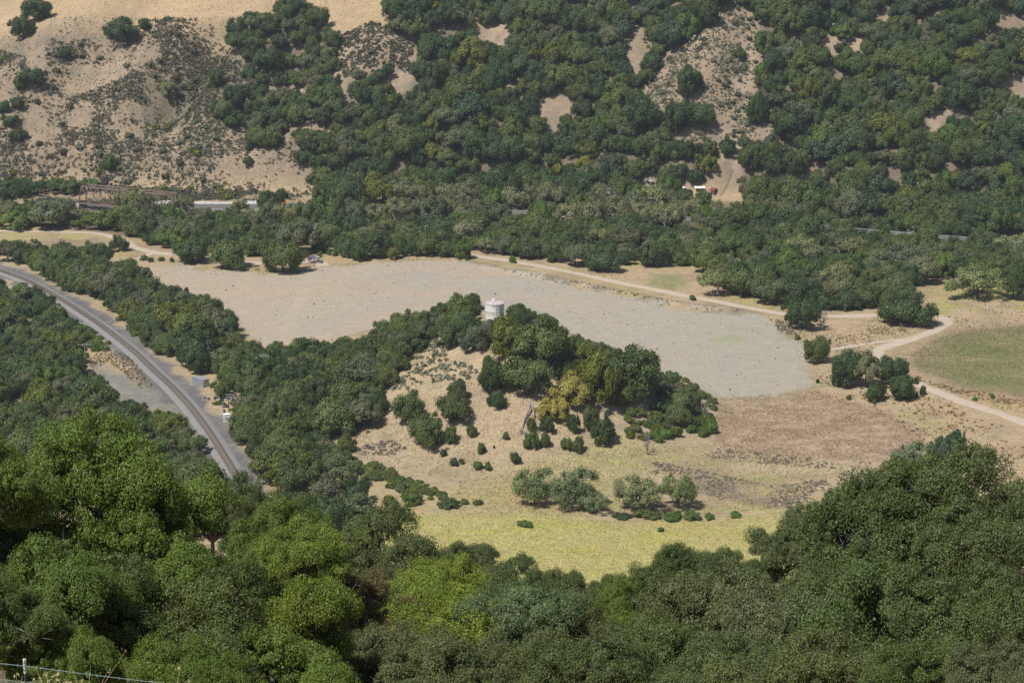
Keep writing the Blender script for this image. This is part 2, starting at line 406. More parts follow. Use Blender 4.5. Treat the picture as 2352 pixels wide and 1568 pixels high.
def cover():
    xw = X + 5.5 * fbm(X, Y, 9, 4, 51); yw = Y + 5.5 * fbm(X, Y, 9, 4, 57)
    C = np.empty(X.shape + (3,)); G = np.full(X.shape, 0.55)
    def put(w, col, var=None, vamt=0.0):
        c = np.array(col)[None, None, :] * np.ones(X.shape + (1,))
        if var is not None: c = c * (1 + vamt * var)[..., None]
        C[...] = C * (1 - w[..., None]) + c * w[..., None]
    big = fbm(X, Y, 40, 4, 61); med = fbm(X, Y, 8, 3, 65); fine = fbm(X, Y, 3.2, 2, 67)
    C[...] = np.array([0.385, 0.29, 0.18])
    put(sstep(-0.1, 0.5, big), (0.37, 0.27, 0.155)); put(0.8 * sstep(0.1, 0.6, med), (0.33, 0.245, 0.125))
    # weedy valley ground: olive tints and brown
    valley = (Y > 455) & (Y < 960)
    put(valley * 0.55 * sstep(0.0, 0.5, fbm(X, Y, 25, 4, 71)), (0.30, 0.27, 0.10))
    put(valley * 0.5 * sstep(0.1, 0.5, fbm(X, Y, 14, 4, 75)), (0.24, 0.175, 0.12))
    kn = np.sqrt(((X + 3) / 84) ** 2 + ((Y - 625) / 80) ** 2) < 1
    put(kn * 0.8, (0.355, 0.278, 0.175)); put(kn * 0.7 * sstep(0.05, 0.45, med), (0.285, 0.225, 0.138)); put(kn * .5 * sstep(.1, .4, fbm(X, Y * .4, 6, 3, 74)), (0.42, 0.325, 0.22))
    z = lambda poly, soft=2.0: sstep(-soft, soft, sdpoly(xw, yw, poly))
    w = z(YEL2, 8); put(w * 0.5 * sstep(-.3, .3, big), (0.33, 0.305, 0.125)); put(w * 0.6 * sstep(0, .4, fbm(X, Y, 18, 4, 77)), (0.36, 0.26, 0.14))
    w = z(YEL1, 5); put(w, (0.39, 0.345, 0.14)); put(w * 0.5 * sstep(-.05, .4, fbm(X, Y, 16, 4, 79)), (0.40, 0.31, 0.14)); put(w * .5 * sstep(.1, .5, fbm(X, Y * 2.2, 9, 4, 80)), (0.33, 0.33, 0.06))
    w = z(MID, 8); put(w * .7 * sstep(.0, .35, fbm(X, Y * 1.8, 15, 4, 201)), (0.26, 0.205, 0.145)); put(w * .6 * sstep(.1, .4, fbm(X, Y * 1.8, 12, 4, 205)), (0.31, 0.315, 0.105)); put(w * .6 * sstep(.1, .4, fbm(X, Y * 1.6, 18, 4, 209)), (0.43, 0.35, 0.235))
    w = z(PURP, 5); put(w * 0.75 * sstep(-.25, .15, med), (0.145, 0.115, 0.10)); put(w * .7 * sstep(.25, .5, fbm(X, Y, 12, 3, 83)), (0.31, 0.33, 0.07))
    w = z(YEL3, 4); put(w * .75 * sstep(-.3, .2, med), (0.33, 0.305, 0.12)); w = z(PURP2, 4); put(w * .7, (0.25, 0.19, 0.14))
    w = z(YEL4, 6); put(w * .7 * sstep(-.3, .2, med), (0.31, 0.30, 0.09)); w = z(WEED, 3); put(w * .7, (0.20, 0.21, 0.09))
    w = z(BROWN, 2.5); put(w, (0.335, 0.245, 0.16)); put(w * .65 * sstep(-.02, .3, fbm(X * 0.5, Y, 4, 4, 85)), (0.25, 0.18, 0.115)); G = G * (1 - w) + w * 0.95
    w = z(GREEN, 3); put(w, (0.185, 0.175, 0.08)); put(w * .7 * sstep(-.1, .4, fbm(X * .4, Y, 7, 4, 87)), (0.27, 0.22, 0.11)); put(w * .5 * sstep(.1, .5, fbm(X, Y, 22, 4, 88)), (0.13, 0.155, 0.055))
    rim = np.exp(-(sdpoly(xw, yw, GREEN) / 7) ** 2); put(rim * .45, (0.23, 0.165, 0.115))
    wg = z(GRAVEL, 1.4) * (Z < 2.6)
    put(wg, (0.375, 0.315, 0.235)); put(wg * .8 * sstep(-.1, .5, fbm(X, Y, 60, 4, 91)), (0.335, 0.305, 0.25)); put(wg * .7 * sstep(.05, .5, fbm(X, Y * 1.5, 50, 4, 93)), (0.40, 0.305, 0.215))
    put(wg * .5 * sstep(.25, .6, fbm(X, Y, 26, 4, 95)), (0.29, 0.28, 0.25)); put(wg * .35 * sstep(.35, .6, fine), (0.30, 0.275, 0.24))
    p = flat(1680, 780); gp = np.exp(-(((X - p[0]) / 11) ** 2 + ((Y - p[1]) / 9) ** 2)); put(wg * .8 * sstep(.35, .8, gp + .5 * med), (0.27, 0.30, 0.08))
    p = flat(1700, 755); gp = np.exp(-(((X - p[0]) / 8) ** 2 + ((Y - p[1]) / 9) ** 2)); put(wg * .5 * sstep(.35, .8, gp + .6 * med), (0.23, 0.245, 0.13))
    put(wg * .6 * sstep(0, 100, X + 30 * big), (0.315, 0.30, 0.245)); put(wg * .45 * sstep(-20, -110, X + 40 * big), (0.395, 0.315, 0.225))
    tk = segdist(X, Y, [tuple(flat(u, v)) for u, v in [(722, 606), (705, 640), (690, 680), (672, 730), (655, 780)]])
    put(wg * .3 * np.exp(-((tk - 1.0) / .8) ** 2), (0.45, 0.38, 0.29))
    rimg = np.exp(-((sdpoly(xw, yw, GRAVEL) + 2) / 2.6) ** 2); put(rimg * .5 * sstep(-.2, .3, med), (0.20, 0.195, 0.11))
    G = G * (1 - wg) + wg * 0.32
    w = z(PATHD, 2); put(w * .9, (0.42, 0.32, 0.225))
    bw = np.exp(-(segdist(X, Y, BERM) / 4.2) ** 2); put(bw * .85 * sstep(-.2, .2, med), (0.215, 0.175, 0.125)); put(bw * .7 * sstep(.15, .4, fine), (0.38, 0.35, 0.30))
    # the railway's ballast and the old yard beside it
    dr = segdist(xw, yw, [tuple(q) for q in RAIL[::3]])
    w = 1 - sstep(5.5, 8.0, dr); side = sstep(14, 8, dr)
    put(side * .5, (0.34, 0.265, 0.18)); put(w, (0.140, 0.132, 0.126)); put(w * .5 * sstep(0, .45, med), (0.20, 0.19, 0.175)); put(w * .35 * sstep(.25, .5, fine), (0.31, 0.29, 0.26))
    w2 = z(GREY, 2.0); put(w2 * .95, (0.20, 0.192, 0.172)); put(w2 * .8 * sstep(.0, .35, med), (0.30, 0.285, 0.25)); put(w2 * .6 * sstep(.05, .35, fbm(X, Y, 5, 3, 221)), (0.20, 0.20, 0.12)); put(w2 * .5 * sstep(.1, .4, fbm(X, Y, 9, 3, 225)), (0.33, 0.27, 0.17))
    G = np.where(np.maximum(w, w2) > .5, 0.45, G)
    # under the woods and along the creek: leaf litter
    cy = 925 - 0.10 * X
    w = np.exp(-((Y - cy) / 34) ** 4); put(w * .5, (0.20, 0.155, 0.095))
    # hillside: bare tan earth low down, golden grass on the top
    t = Y - hill_base(X); hw = sstep(-2, 10, t)
    put(hw, (0.275, 0.208, 0.140)); put(hw * .7 * sstep(-.1, .5, big), (0.225, 0.175, 0.125)); put(hw * .6 * sstep(.05, .45, med), (0.175, 0.145, 0.105))
    put(hw * .75 * sstep(-.05, .35, fbm(X, Y, 14, 3, 101)) * (X < 20) * sstep(110, 60, t), (0.175, 0.155, 0.110))
    put(hw * .6 * sstep(.12, .35, fbm(X, t * .25, 7, 3, 103)), (0.36, 0.275, 0.195))
    brk = 104 + 40 * sstep(-40, 60, X) + 10 * vn(X / 60, 0 * X, 4)
    gw = sstep(-14, 6, t - brk + 10 * med) * (X < 10); put(gw, (0.415, 0.305, 0.18)); put(gw * .5 * sstep(0, .5, fbm(X, Y, 20, 4, 97)), (0.37, 0.275, 0.17)); put(gw * .4 * sstep(.1, .5, fbm(X * .5, Y, 6, 4, 98)), (0.33, 0.245, 0.15))
    G = np.where(gw > .5, 0.28, G)
    xs = X - 0.36 * t; bo = np.exp(-((xs + 190) / 26) ** 2) * sstep(15, 50, t) * (1 - gw); put(bo * .75, (0.155, 0.14, 0.095))
    for pg, hs in WOODS:                         # leaf litter under the trees, its colour darkened so gaps between crowns read dark
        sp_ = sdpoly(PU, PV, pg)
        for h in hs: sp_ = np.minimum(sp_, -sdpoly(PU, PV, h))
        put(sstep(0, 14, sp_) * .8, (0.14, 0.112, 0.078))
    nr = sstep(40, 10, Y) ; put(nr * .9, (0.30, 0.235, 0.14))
    ns = (Y > 40) & (Y < 455); put(ns * .85, (0.12, 0.095, 0.06))  # dark litter colour stands in for shade in gaps between the near crowns
    lab = np.zeros(X.shape, int)      # 0 valley ground
    lab[t > 0] = 1; lab[Y < 455] = 2; lab[wg > .5] = 3
    lab[(z(YEL1, 5) > .5) & (Y > 455)] = 4; lab[z(BROWN, 2) > .5] = 5; lab[z(GREEN, 2) > .5] = 6
    return C, G, lab
PU, PV = proj(X, Y, Z)
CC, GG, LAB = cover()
ny, nx = X.shape
idx = np.arange(nx * ny).reshape(ny, nx)
quads = np.stack([idx[:-1, :-1], idx[:-1, 1:], idx[1:, 1:], idx[1:, :-1]], -1).reshape(-1, 4)
flab = LAB[:-1, :-1].reshape(-1)
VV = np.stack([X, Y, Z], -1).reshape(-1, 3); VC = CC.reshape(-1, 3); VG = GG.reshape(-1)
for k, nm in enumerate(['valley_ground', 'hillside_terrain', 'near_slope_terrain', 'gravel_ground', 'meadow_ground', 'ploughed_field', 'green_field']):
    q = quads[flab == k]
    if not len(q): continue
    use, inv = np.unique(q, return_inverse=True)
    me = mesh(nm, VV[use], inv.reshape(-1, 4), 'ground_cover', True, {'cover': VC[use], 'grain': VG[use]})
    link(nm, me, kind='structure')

# ------------------------------------------------------------------ plants: prototypes
RNG = np.random.RandomState(11)

def quad_leaves(c, nrm, size, rng, aspect=0.62):
    n = len(c); r = rng.normal(size=(n, 3)); a = np.cross(nrm, r); a /= np.linalg.norm(a, axis=1)[:, None] + 1e-9
    b = np.cross(nrm, a); s = (size * rng.uniform(0.7, 1.3, n))[:, None] * 0.5
    v = np.stack([c - a * s, c - b * s * aspect + a * s * .15, c + a * s, c + b * s * aspect + a * s * .15], 1)
    return v.reshape(-1, 3), np.arange(n * 4).reshape(-1, 4)

def dirs(n, rng, zmin=-1.0):
    z = rng.uniform(zmin, 1, n); p = rng.uniform(0, 2 * math.pi, n); r = np.sqrt(1 - z * z)
    return np.stack([r * np.cos(p), r * np.sin(p), z], 1)

def crown_proto(name, seed, ncl=46, nleaf=7500, leaf=0.085, clr=(0.20, 0.34), zc=0.50, rz=0.48, lob=0.22, low=-0.75, mtl='leaf_green',
                sub=0, subr=0.09, sublow=-.25, updir=0.25, airy=0.0, narrow=0.0, core=900, csize=.16, aspect=.72, nrand=.34, tr=.34):
    """Unit crown: radius about 1, from the ground to z about 1. Clumps on an uneven dome; leaves on the clumps' skins."""
    rng = np.random.RandomState(seed)
    d = dirs(ncl, rng, low)
    ph = rng.uniform(0, 6.28, 6)
    wob = 1 + lob * (np.sin(2 * np.arctan2(d[:, 1], d[:, 0]) + ph[0]) * .5 + np.sin(3 * np.arctan2(d[:, 1], d[:, 0]) + ph[1]) * .4 + np.sin(4 * d[:, 2] + ph[2]) * .35) + rng.uniform(-.16, .10, ncl)
    R = rng.uniform(*clr, ncl)
    cx = d * wob[:, None] * (1 - R)[:, None]
    fill = rng.rand(ncl) < 0.18; cx[fill] *= rng.uniform(.3, .8, fill.sum())[:, None]
    if narrow: cx[:, :2] *= (1 - narrow * np.clip(cx[:, 2:3], -.3, 1))
    C = cx * np.array([1, 1, rz]); C[:, 2] += zc
    Rz = R * min(1.0, rz * 1.5)
    if sub:
        k = rng.choice(ncl, sub, p=R ** 2 / (R ** 2).sum()); dd = dirs(sub, rng, sublow)
        sc = C[k] + dd * np.stack([R[k], R[k], Rz[k]], 1) * rng.uniform(.72, 1.06, sub)[:, None]
        sr = np.exp(rng.normal(0, .38, sub)) * subr; scz = sr * .75; sn = dd
    else: sc, sr, scz, sn = C, R, Rz, d
    wgt = sr ** 2; k = rng.choice(len(sc), nleaf, p=wgt / wgt.sum()); dl = dirs(nleaf, rng, -.8)
    rad = rng.uniform(.58, 1.10, nleaf) + (rng.rand(nleaf) < .08) * rng.uniform(0, .3, nleaf) if not airy else rng.uniform(.2, 1.25, nleaf)
    P = sc[k] + dl * np.stack([sr[k], sr[k], scz[k]], 1) * rad[:, None]
    inside = np.zeros(nleaf, bool)
    if not airy:
        for i in range(ncl):
            q = (P - C[i]) / np.array([R[i], R[i], Rz[i]]); inside |= ((q ** 2).sum(1) < .42) & (True if sub else (k != i))
    keep = ~inside & (P[:, 2] > 0.01)
    P, dl, k = P[keep], dl[keep], k[keep]
    nr = .55 * dl + .40 * sn[k] + rng.normal(size=P.shape) * nrand + np.array([0, 0, updir]); nr /= np.linalg.norm(nr, axis=1)[:, None]
    v, f = quad_leaves(P, nr, leaf, rng, aspect)
    ct = rng.rand(len(sc)) * .42
    tint = np.clip(.10 + ct[k] + rng.rand(len(P)) * tr, 0, .97); tint[rng.rand(len(P)) < .012] = 1.0
    if core and not airy:                       # darker inner foliage added in the clumps to block see-through and deepen gaps
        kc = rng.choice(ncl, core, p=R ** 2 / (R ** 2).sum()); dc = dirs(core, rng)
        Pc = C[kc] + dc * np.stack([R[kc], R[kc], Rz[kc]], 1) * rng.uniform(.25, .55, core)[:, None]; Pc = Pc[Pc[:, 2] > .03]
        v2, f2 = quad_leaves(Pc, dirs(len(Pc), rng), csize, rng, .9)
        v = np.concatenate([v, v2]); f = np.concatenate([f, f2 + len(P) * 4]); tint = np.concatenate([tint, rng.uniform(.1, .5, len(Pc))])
    zt = np.percentile(v[:, 2], 99.7); rr = np.percentile(np.hypot(v[:, 0], v[:, 1]), 98.5)
    v = v * np.array([1 / rr, 1 / rr, 1 / zt]); C = C * np.array([1 / rr, 1 / rr, 1 / zt])
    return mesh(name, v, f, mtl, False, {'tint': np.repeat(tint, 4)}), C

def trunk_proto(name, seed, C, th=0.3, r0=0.055, mtl='bark_grey', nl=9, n=6, twigs=None, forks=2):
    rng = np.random.RandomState(seed); b = MB()
    top = np.array([rng.uniform(-.06, .06), rng.uniform(-.06, .06), th])
    b.tube([(0, 0, -0.12), (0, 0, 0), top * .5 + rng.uniform(-.02, .02, 3), top], [r0 * 1.5, r0 * 1.25, r0, r0 * .85], n + 2)
    order = rng.permutation(len(C))[:nl]
    for i in order:
        e = C[i]; m = top + (e - top) * .5 + np.array([0, 0, .05]) + rng.uniform(-.05, .05, 3)
        q = top + (e - top) * .22 + np.array([0, 0, .05])
        b.tube([top - np.array([0, 0, .03]), q, m, e], [r0 * .7, r0 * .55, r0 * .36, r0 * .12], n)
        for _ in range(forks):
            e2 = C[rng.choice(len(C))]
            if np.linalg.norm(e2 - m) < .75: b.tube([m, (m + e2) / 2 + rng.uniform(-.04, .04, 3), e2], [r0 * .3, r0 * .2, r0 * .07], max(3, n - 2))
    if twigs is not None:
        for e in twigs:
            s = C[np.argmin(((C - e) ** 2).sum(1))]; b.tube([s, (s + e) / 2 + rng.uniform(-.02, .02, 3), e], [r0 * .10, r0 * .07, r0 * .03], 3, cap=False)
    return b.data(name, mtl, True)

PROTO = {}
def proto(kind, n, seed, trunk=None, **kw):
    L = []
    for i in range(n):
        c, C = crown_proto('crown', seed + i, **kw)
        t = trunk_proto('trunk', seed + 50 + i, C, **(trunk or {}))
        L.append((t, c))
    PROTO[kind] = L
proto('oak', 7, 100, ncl=60, clr=(.14, .34), nleaf=12000, leaf=.070, lob=.42)
proto('oak_tall', 4, 120, ncl=54, clr=(.13, .32), nleaf=9500, leaf=.070, lob=.45, zc=0.54, rz=0.44, low=-.5, trunk=dict(th=.36))
proto('bay', 4, 140, ncl=60, clr=(.12, .26), lob=.4, leaf=.07, nleaf=7500)
proto('sycamore', 4, 160, ncl=40, clr=(.16, .28), nleaf=3600, leaf=.085, airy=.7, lob=.35, zc=.60, rz=.38, low=-.4, trunk=dict(mtl='bark_pale', th=.38, r0=.062, nl=18, forks=3))
proto('cone', 3, 150, ncl=52, clr=(.16, .27), nleaf=9000, leaf=.08, lob=.25, narrow=.42, zc=.52, rz=.48)
proto('willow', 3, 180, zc=.55, rz=.46, ncl=55, clr=(.13, .24), nleaf=8500, leaf=.06, airy=.4, lob=.3, trunk=dict(th=.2, r0=.035))
proto('bush', 5, 200, ncl=34, clr=(.18, .38), nleaf=3600, leaf=.115, zc=.42, rz=.55, low=-.7, lob=.38, trunk=dict(th=.2, r0=.04, nl=5, forks=0))
proto('sage', 3, 220, ncl=10, clr=(.3, .5), nleaf=260, leaf=.36, zc=.35, rz=.6, low=-.4, mtl='leaf_scrub', trunk=dict(th=.15, r0=.05, nl=3, n=3, forks=0))

def dead_proto(name, seed, r0=.05, nl=14, mtl='dead_wood', spread=1.0):
    rng = np.random.RandomState(seed); b = MB()
    def grow(p, d, L, r, lv):
        pts = [p]; q = p.copy(); dd = d.copy()
        for i in range(3):
            dd = dd + rng.normal(size=3) * .18; dd[2] += .05; dd /= np.linalg.norm(dd); q = q + dd * L / 3; pts.append(q.copy())
        b.tube(pts, np.linspace(r, r * .5, 4), 5 if lv < 2 else 3, cap=False)
        if lv >= 4: return
        for k in range(rng.randint(2, 5) if lv < 3 else 4):
            nd = dd + rng.normal(size=3) * (.62 if lv else .8 * spread); nd[2] = nd[2] * .7 + .15; nd /= np.linalg.norm(nd)
            grow(pts[rng.randint(1, 4)] if k else pts[3], nd, L * rng.uniform(.55, .85), r * .55, lv + 1)
    for k in range(2):
        grow(np.array([0., 0, -.05]), np.array([rng.uniform(-.35, .35), rng.uniform(-.35, .35), 1.0]), .42, r0, 0)
    return b.data(name, mtl, True)
DEAD = [dead_proto('branches', 300 + i) for i in range(3)]
DEADP = [dead_proto('branches', 320 + i, mtl='bark_pale') for i in range(2)]

# ------------------------------------------------------------------ plants: colours, placing
TINT = {
    'dark': (0.070, 0.108, 0.036), 'mid': (0.115, 0.150, 0.045), 'grey': (0.142, 0.156, 0.078), 'olive': (0.150, 0.170, 0.030),
    'bright': (0.115, 0.178, 0.036), 'pale': (0.205, 0.215, 0.100), 'sageg': (0.175, 0.180, 0.115), 'scrub': (0.105, 0.100, 0.066),
    'yellow': (0.38, 0.32, 0.085), 'rust': (0.25, 0.16, 0.07), 'lime': (0.24, 0.25, 0.025), 'wil': (0.185, 0.220, 0.100), 'blue': (0.070, 0.115, 0.050), 'deadleaf': (0.21, 0.175, 0.145),
}
RN = random.Random(5)
COUNT = {}
PEND = []
def plant(name, kind, loc, R, H, tint, label, cat='tree', group=None, var=None, rz=None, jit=0.16, cmax=None):
    P = PROTO[kind]; t, c = P[RN.randrange(len(P))] if var is None else P[var % len(P)]
    root = link(name, None, loc=loc, rot=(0, 0, RN.uniform(0, 6.28) if rz is None else rz), scale=(R * RN.uniform(.92, 1.12), R * RN.uniform(.82, 1.14), H), label=label, cat=cat, group=group)
    lift = 0.0
    if cmax and H > cmax * R:                  # a crown carried up on a longer stem
        lift = 1 - cmax * R / H
        b = MB(); b.tube([(0, 0, -.03), (.01, .01, lift * .5), (0, 0, lift + .02)], [.055, .048, .045], 7); b.build('stem', 'bark_grey', root)
    link('trunk', t, root, (0, 0, lift), None, (1, 1, 1 - lift))
    k = link('crown', c, root, (0, 0, lift), None, (1, 1, 1 - lift))
    b = RN.uniform(1 - jit, 1 + jit); col = TINT[tint]
    k.color = (col[0] * b * RN.uniform(.92, 1.08), col[1] * b, col[2] * b * RN.uniform(.85, 1.15), 1)
    COUNT[name] = COUNT.get(name, 0) + 1
    return root

def ppm(p):                                   # reading pixels per metre at a point
    return FF / (p[1] * FWD[1] + (p[2] - CAM_Z) * FWD[2])

def at_px(name, kind, u, v, w, h, tint, label, cat='tree', group=None, sink=0.03, **kw):
    p = hit(u, v); s = ppm(p); R = w / s / 2; H = h / s / math.cos(math.radians(13)) * .97
    p[1] += R * .35; p[2] = float(hm(p[0], p[1])) - .1
    return plant(name, kind, p, R * 1.14, H, tint, label, cat, group, **kw)

PLACED = []
SPECS = []
KEEP = []                                       # (u, v, distance): ground and things the photograph leaves open to view
def keep_pts(pts, step=7.0, dist=None):
    """Points of an outline's inside or of a line (two or more points, open) that must stay in sight."""
    for u, v in pts:
        KEEP.append((u, v, dist if dist else float(hit(u, v)[1])))
def keep_line(pts, step=8.0, dist=None):
    for (a, b), (c, d) in zip(pts[:-1], pts[1:]):
        n = max(1, int(math.hypot(c - a, d - b) / step))
        keep_pts([(a + (c - a) * i / n, b + (d - b) * i / n) for i in range(n + 1)], dist=dist)
def keep_area(poly, step=9.0, shrink=3.0):
    us = [p[0] for p in poly]; vs = [p[1] for p in poly]
    U, V = np.meshgrid(np.arange(min(us), max(us), step), np.arange(max(min(vs), -5), max(vs), step)); U, V = U.ravel(), V.ravel()
    sd_ = sdpoly(U, V, poly); m = sd_ > shrink
    keep_pts(list(zip(U[m], V[m])))

def fill(poly, holes, rad, names, n=4000, sep=0.86, hrat=(1.15, 1.6), lift=0.35, avoid=None, seed=1, zmax=None, limit=9999, tol=0.82):
    """Scatter trees over the land whose crowns are seen inside poly (picture outline) and not inside holes. names: list of
    (weight, object name, prototype, tint, (look, noun)). Trees that would hide what the photograph leaves open are not planted."""
    rng = np.random.RandomState(seed)
    pts = np.array([hit(u, min(max(v, -40), 1560) + 14) for u, v in poly])
    x0, x1, y0, y1 = pts[:, 0].min() - 12, pts[:, 0].max() + 12, pts[:, 1].min() - 15, pts[:, 1].max() + 25
    x = rng.uniform(x0, x1, n); y = rng.uniform(y0, y1, n); z = hm(x, y)
    R = rad[0] + (rad[1] - rad[0]) * rng.rand(n) ** 1.5
    R = np.where(rng.rand(n) < .12, R * .7, R); rng.shuffle(R)
    H = R * rng.uniform(hrat[0], hrat[1], n)
    pu, pv = proj(x, y, z + H * lift)
    ok = inpoly(pu, pv, poly)
    for h in holes: ok &= ~inpoly(pu, pv, h)
    if avoid is not None: ok &= avoid(x, y, R)
    W = np.array([q[0] for q in names], float); W /= W.sum(); made = 0
    acc = np.array([q for q in PLACED if x0 - 15 < q[0] < x1 + 15 and y0 - 15 < q[1] < y1 + 15] or [(1e6, 1e6, 1)])
    K = np.array(KEEP) if KEEP else np.zeros((0, 3))
    for i in np.nonzero(ok)[0]:
        if np.any(np.hypot(acc[:, 0] - x[i], acc[:, 1] - y[i]) < (acc[:, 2] + R[i]) * sep): continue
        if len(K) and R[i] > 0:
            u0, v0 = proj(x[i], y[i], z[i] + H[i] * .52); s = ppm((x[i], y[i], z[i]))
            e = ((K[:, 0] - u0) / (R[i] * s * tol)) ** 2 + ((K[:, 1] - v0) / (H[i] * s * .5 * tol)) ** 2
            if np.any((e < 1) & (K[:, 2] > y[i] - R[i])): continue
        acc = np.vstack([acc, [x[i], y[i], R[i]]]); PLACED.append((x[i], y[i], R[i]))
        q = names[rng.choice(len(names), p=W)]
        SPECS.append((q, x[i], y[i], z[i] - .2, R[i], H[i], float(pu[i]), float(pv[i])))
        made += 1
    return made

def grow_specs():
    """Plant what has been laid out, leaving out trees wholly hidden behind nearer ones."""
    sp = sorted(SPECS, key=lambda q: q[2]); E = []
    for q, x, y, z, R, H, u, v in sp:
        uc, vc = proj(x, y, z + H * .52); s = ppm((x, y, z)); a, b = R * s, H * s * .5
        hid = False
        if E:
            M = np.array(E); near = M[(abs(M[:, 0] - uc) < M[:, 2] + a) & (abs(M[:, 1] - vc) < M[:, 3] + b)]
            if len(near):
                th = np.linspace(0, 6.28, 13)[:-1]; U = np.concatenate([[uc], uc + a * .95 * np.cos(th), uc + a * .5 * np.cos(th)]); V = np.concatenate([[vc], vc + b * .95 * np.sin(th), vc + b * .5 * np.sin(th)])
                cov = ((((U[:, None] - near[None, :, 0]) / near[None, :, 2]) ** 2 + ((V[:, None] - near[None, :, 1]) / near[None, :, 3]) ** 2) < 1).any(1)
                hid = cov.mean() > .93
        if uc < -a - 60 or uc > 2352 + a + 60 or vc < -b - 60: hid = True
        E.append((uc, vc, a * .8, b * .8))
        if hid: continue
        o = plant(q[1], q[2], (x, y, z), R, H, q[3], 'tree', q[5] if len(q) > 5 else 'tree', None)
        PEND.append((o, q[4], u, v))
# ------------------------------------------------------------------ roads, highway, railway
simple('dirt_pale', (0.47, 0.39, 0.30), 0.95, 0.22, 0.5, (0.40, 0.32, 0.235), vec='world')
simple('asphalt', (0.115, 0.115, 0.118), 0.9, 0.2, 0.4, vec='world')
simple('paint_white', (0.78, 0.78, 0.76), 0.7, 0.15, 2)
simple('paint_yellow', (0.60, 0.40, 0.06), 0.7, 0.15, 2)
simple('ballast', (0.17, 0.16, 0.15), 0.95, 0.35, 2.5, (0.27, 0.255, 0.235), vec='world')
simple('sleeper_concrete', (0.29, 0.25, 0.21), 0.9, 0.4, 1.5)
simple('ballast_rusty', (0.20, 0.16, 0.13), 0.95, 0.35, 2.5, (0.14, 0.115, 0.095), vec='world')
simple('rail_rust', (0.085, 0.055, 0.042), 0.6, 0.3, 4, spec=0.4)
simple('rust_steel', (0.20, 0.105, 0.075), 0.8, 0.45, 0.8, (0.23, 0.20, 0.185))
simple('concrete', (0.47, 0.45, 0.41), 0.9, 0.3, 0.5)
simple('concrete_white', (0.80, 0.79, 0.76), 0.85, 0.12, 0.6)
simple('timber_dark', (0.10, 0.075, 0.055), 0.9, 0.4, 2)
simple('timber_grey', (0.32, 0.29, 0.25), 0.9, 0.3, 2)
simple('galvanised', (0.50, 0.52, 0.53), 0.5, 0.3, 3, metal=0.5, spec=0.4)
simple('steel_dark', (0.045, 0.05, 0.055), 0.6, 0.3, 3)
simple('orange_plastic', (0.85, 0.27, 0.02), 0.5, 0.2, 1)
simple('roof_red', (0.26, 0.075, 0.075), 0.6, 0.25, 1.5)
simple('roof_grey', (0.42, 0.46, 0.48), 0.5, 0.25, 1.2, (0.30, 0.27, 0.24))
simple('canvas_white', (0.82, 0.81, 0.79), 0.8, 0.08, 1)
simple('tank_plastic', (0.08, 0.12, 0.10), 0.6, 0.2, 2)
simple('paint_green', (0.05, 0.22, 0.13), 0.6, 0.3, 2)
simple('glass_white', (0.75, 0.78, 0.80), 0.3, 0.1, 2, spec=0.5)
simple('rubber', (0.03, 0.03, 0.03), 0.8, 0.3, 5)
simple('rock_pale', (0.42, 0.39, 0.34), 0.95, 0.35, 2)
simple('wire_steel', (0.24, 0.31, 0.30), 0.5, 0.2, 20, spec=0.4)
simple('straw', (0.50, 0.39, 0.22), 0.9, 0.4, 8)

def ribbon(path, offs, lift, s0=None, wob=0.0, seed=0):
    """Strip along a path: offs = list of (sideways, up)."""
    P = np.asarray(path); T = np.gradient(P, axis=0); T /= np.linalg.norm(T, axis=1)[:, None]
    Nn = np.stack([T[:, 1], -T[:, 0]], 1)
    rows = []
    for j, (o, h) in enumerate(offs):
        w = 0
        if wob and j in (0, len(offs) - 1):
            w = wob * 2 * vn(np.arange(len(P)) * .37, np.full(len(P), 3.1 * j), seed) * np.sign(o)
        q = P + Nn * (o + w)[:, None] if np.ndim(w) else P + Nn * o
        rows.append(np.column_stack([q, hm(q[:, 0], q[:, 1]) + lift + h]))
    V = np.stack(rows, 1); n, k = V.shape[:2]
    i = np.arange(n * k).reshape(n, k)
    F = np.stack([i[:-1, :-1], i[:-1, 1:], i[1:, 1:], i[1:, :-1]], -1).reshape(-1, 4)
    return V.reshape(-1, 3), F

for j, (nm, (path, w)) in enumerate(ROADS.items()):
    v, f = ribbon(path, [(-w / 2, -.05), (-w / 4, .02), (0, .035), (w / 4, .02), (w / 2, -.05)], 0.07 + 0.012 * j, wob=0.7, seed=j + 3)
    link(nm, mesh(nm, v, f, 'dirt_pale', True), kind='structure')

v, f = ribbon(HWY, [(-7.2, 0), (-3.6, .04), (0, .08), (3.6, .04), (7.2, 0)], 0.12)
hwy = link('highway', mesh('highway', v, f, 'asphalt', True), kind='structure')
for o, m in ((-5.4, 'paint_white'), (5.4, 'paint_white'), (-.22, 'paint_yellow'), (.22, 'paint_yellow')):
    v, f = ribbon(HWY, [(o - .11, 0), (o + .11, 0)], 0.12 + .08 - abs(o) * .011 + .012)
    link('lane_marking', mesh('lane_marking', v, f, m), hwy)

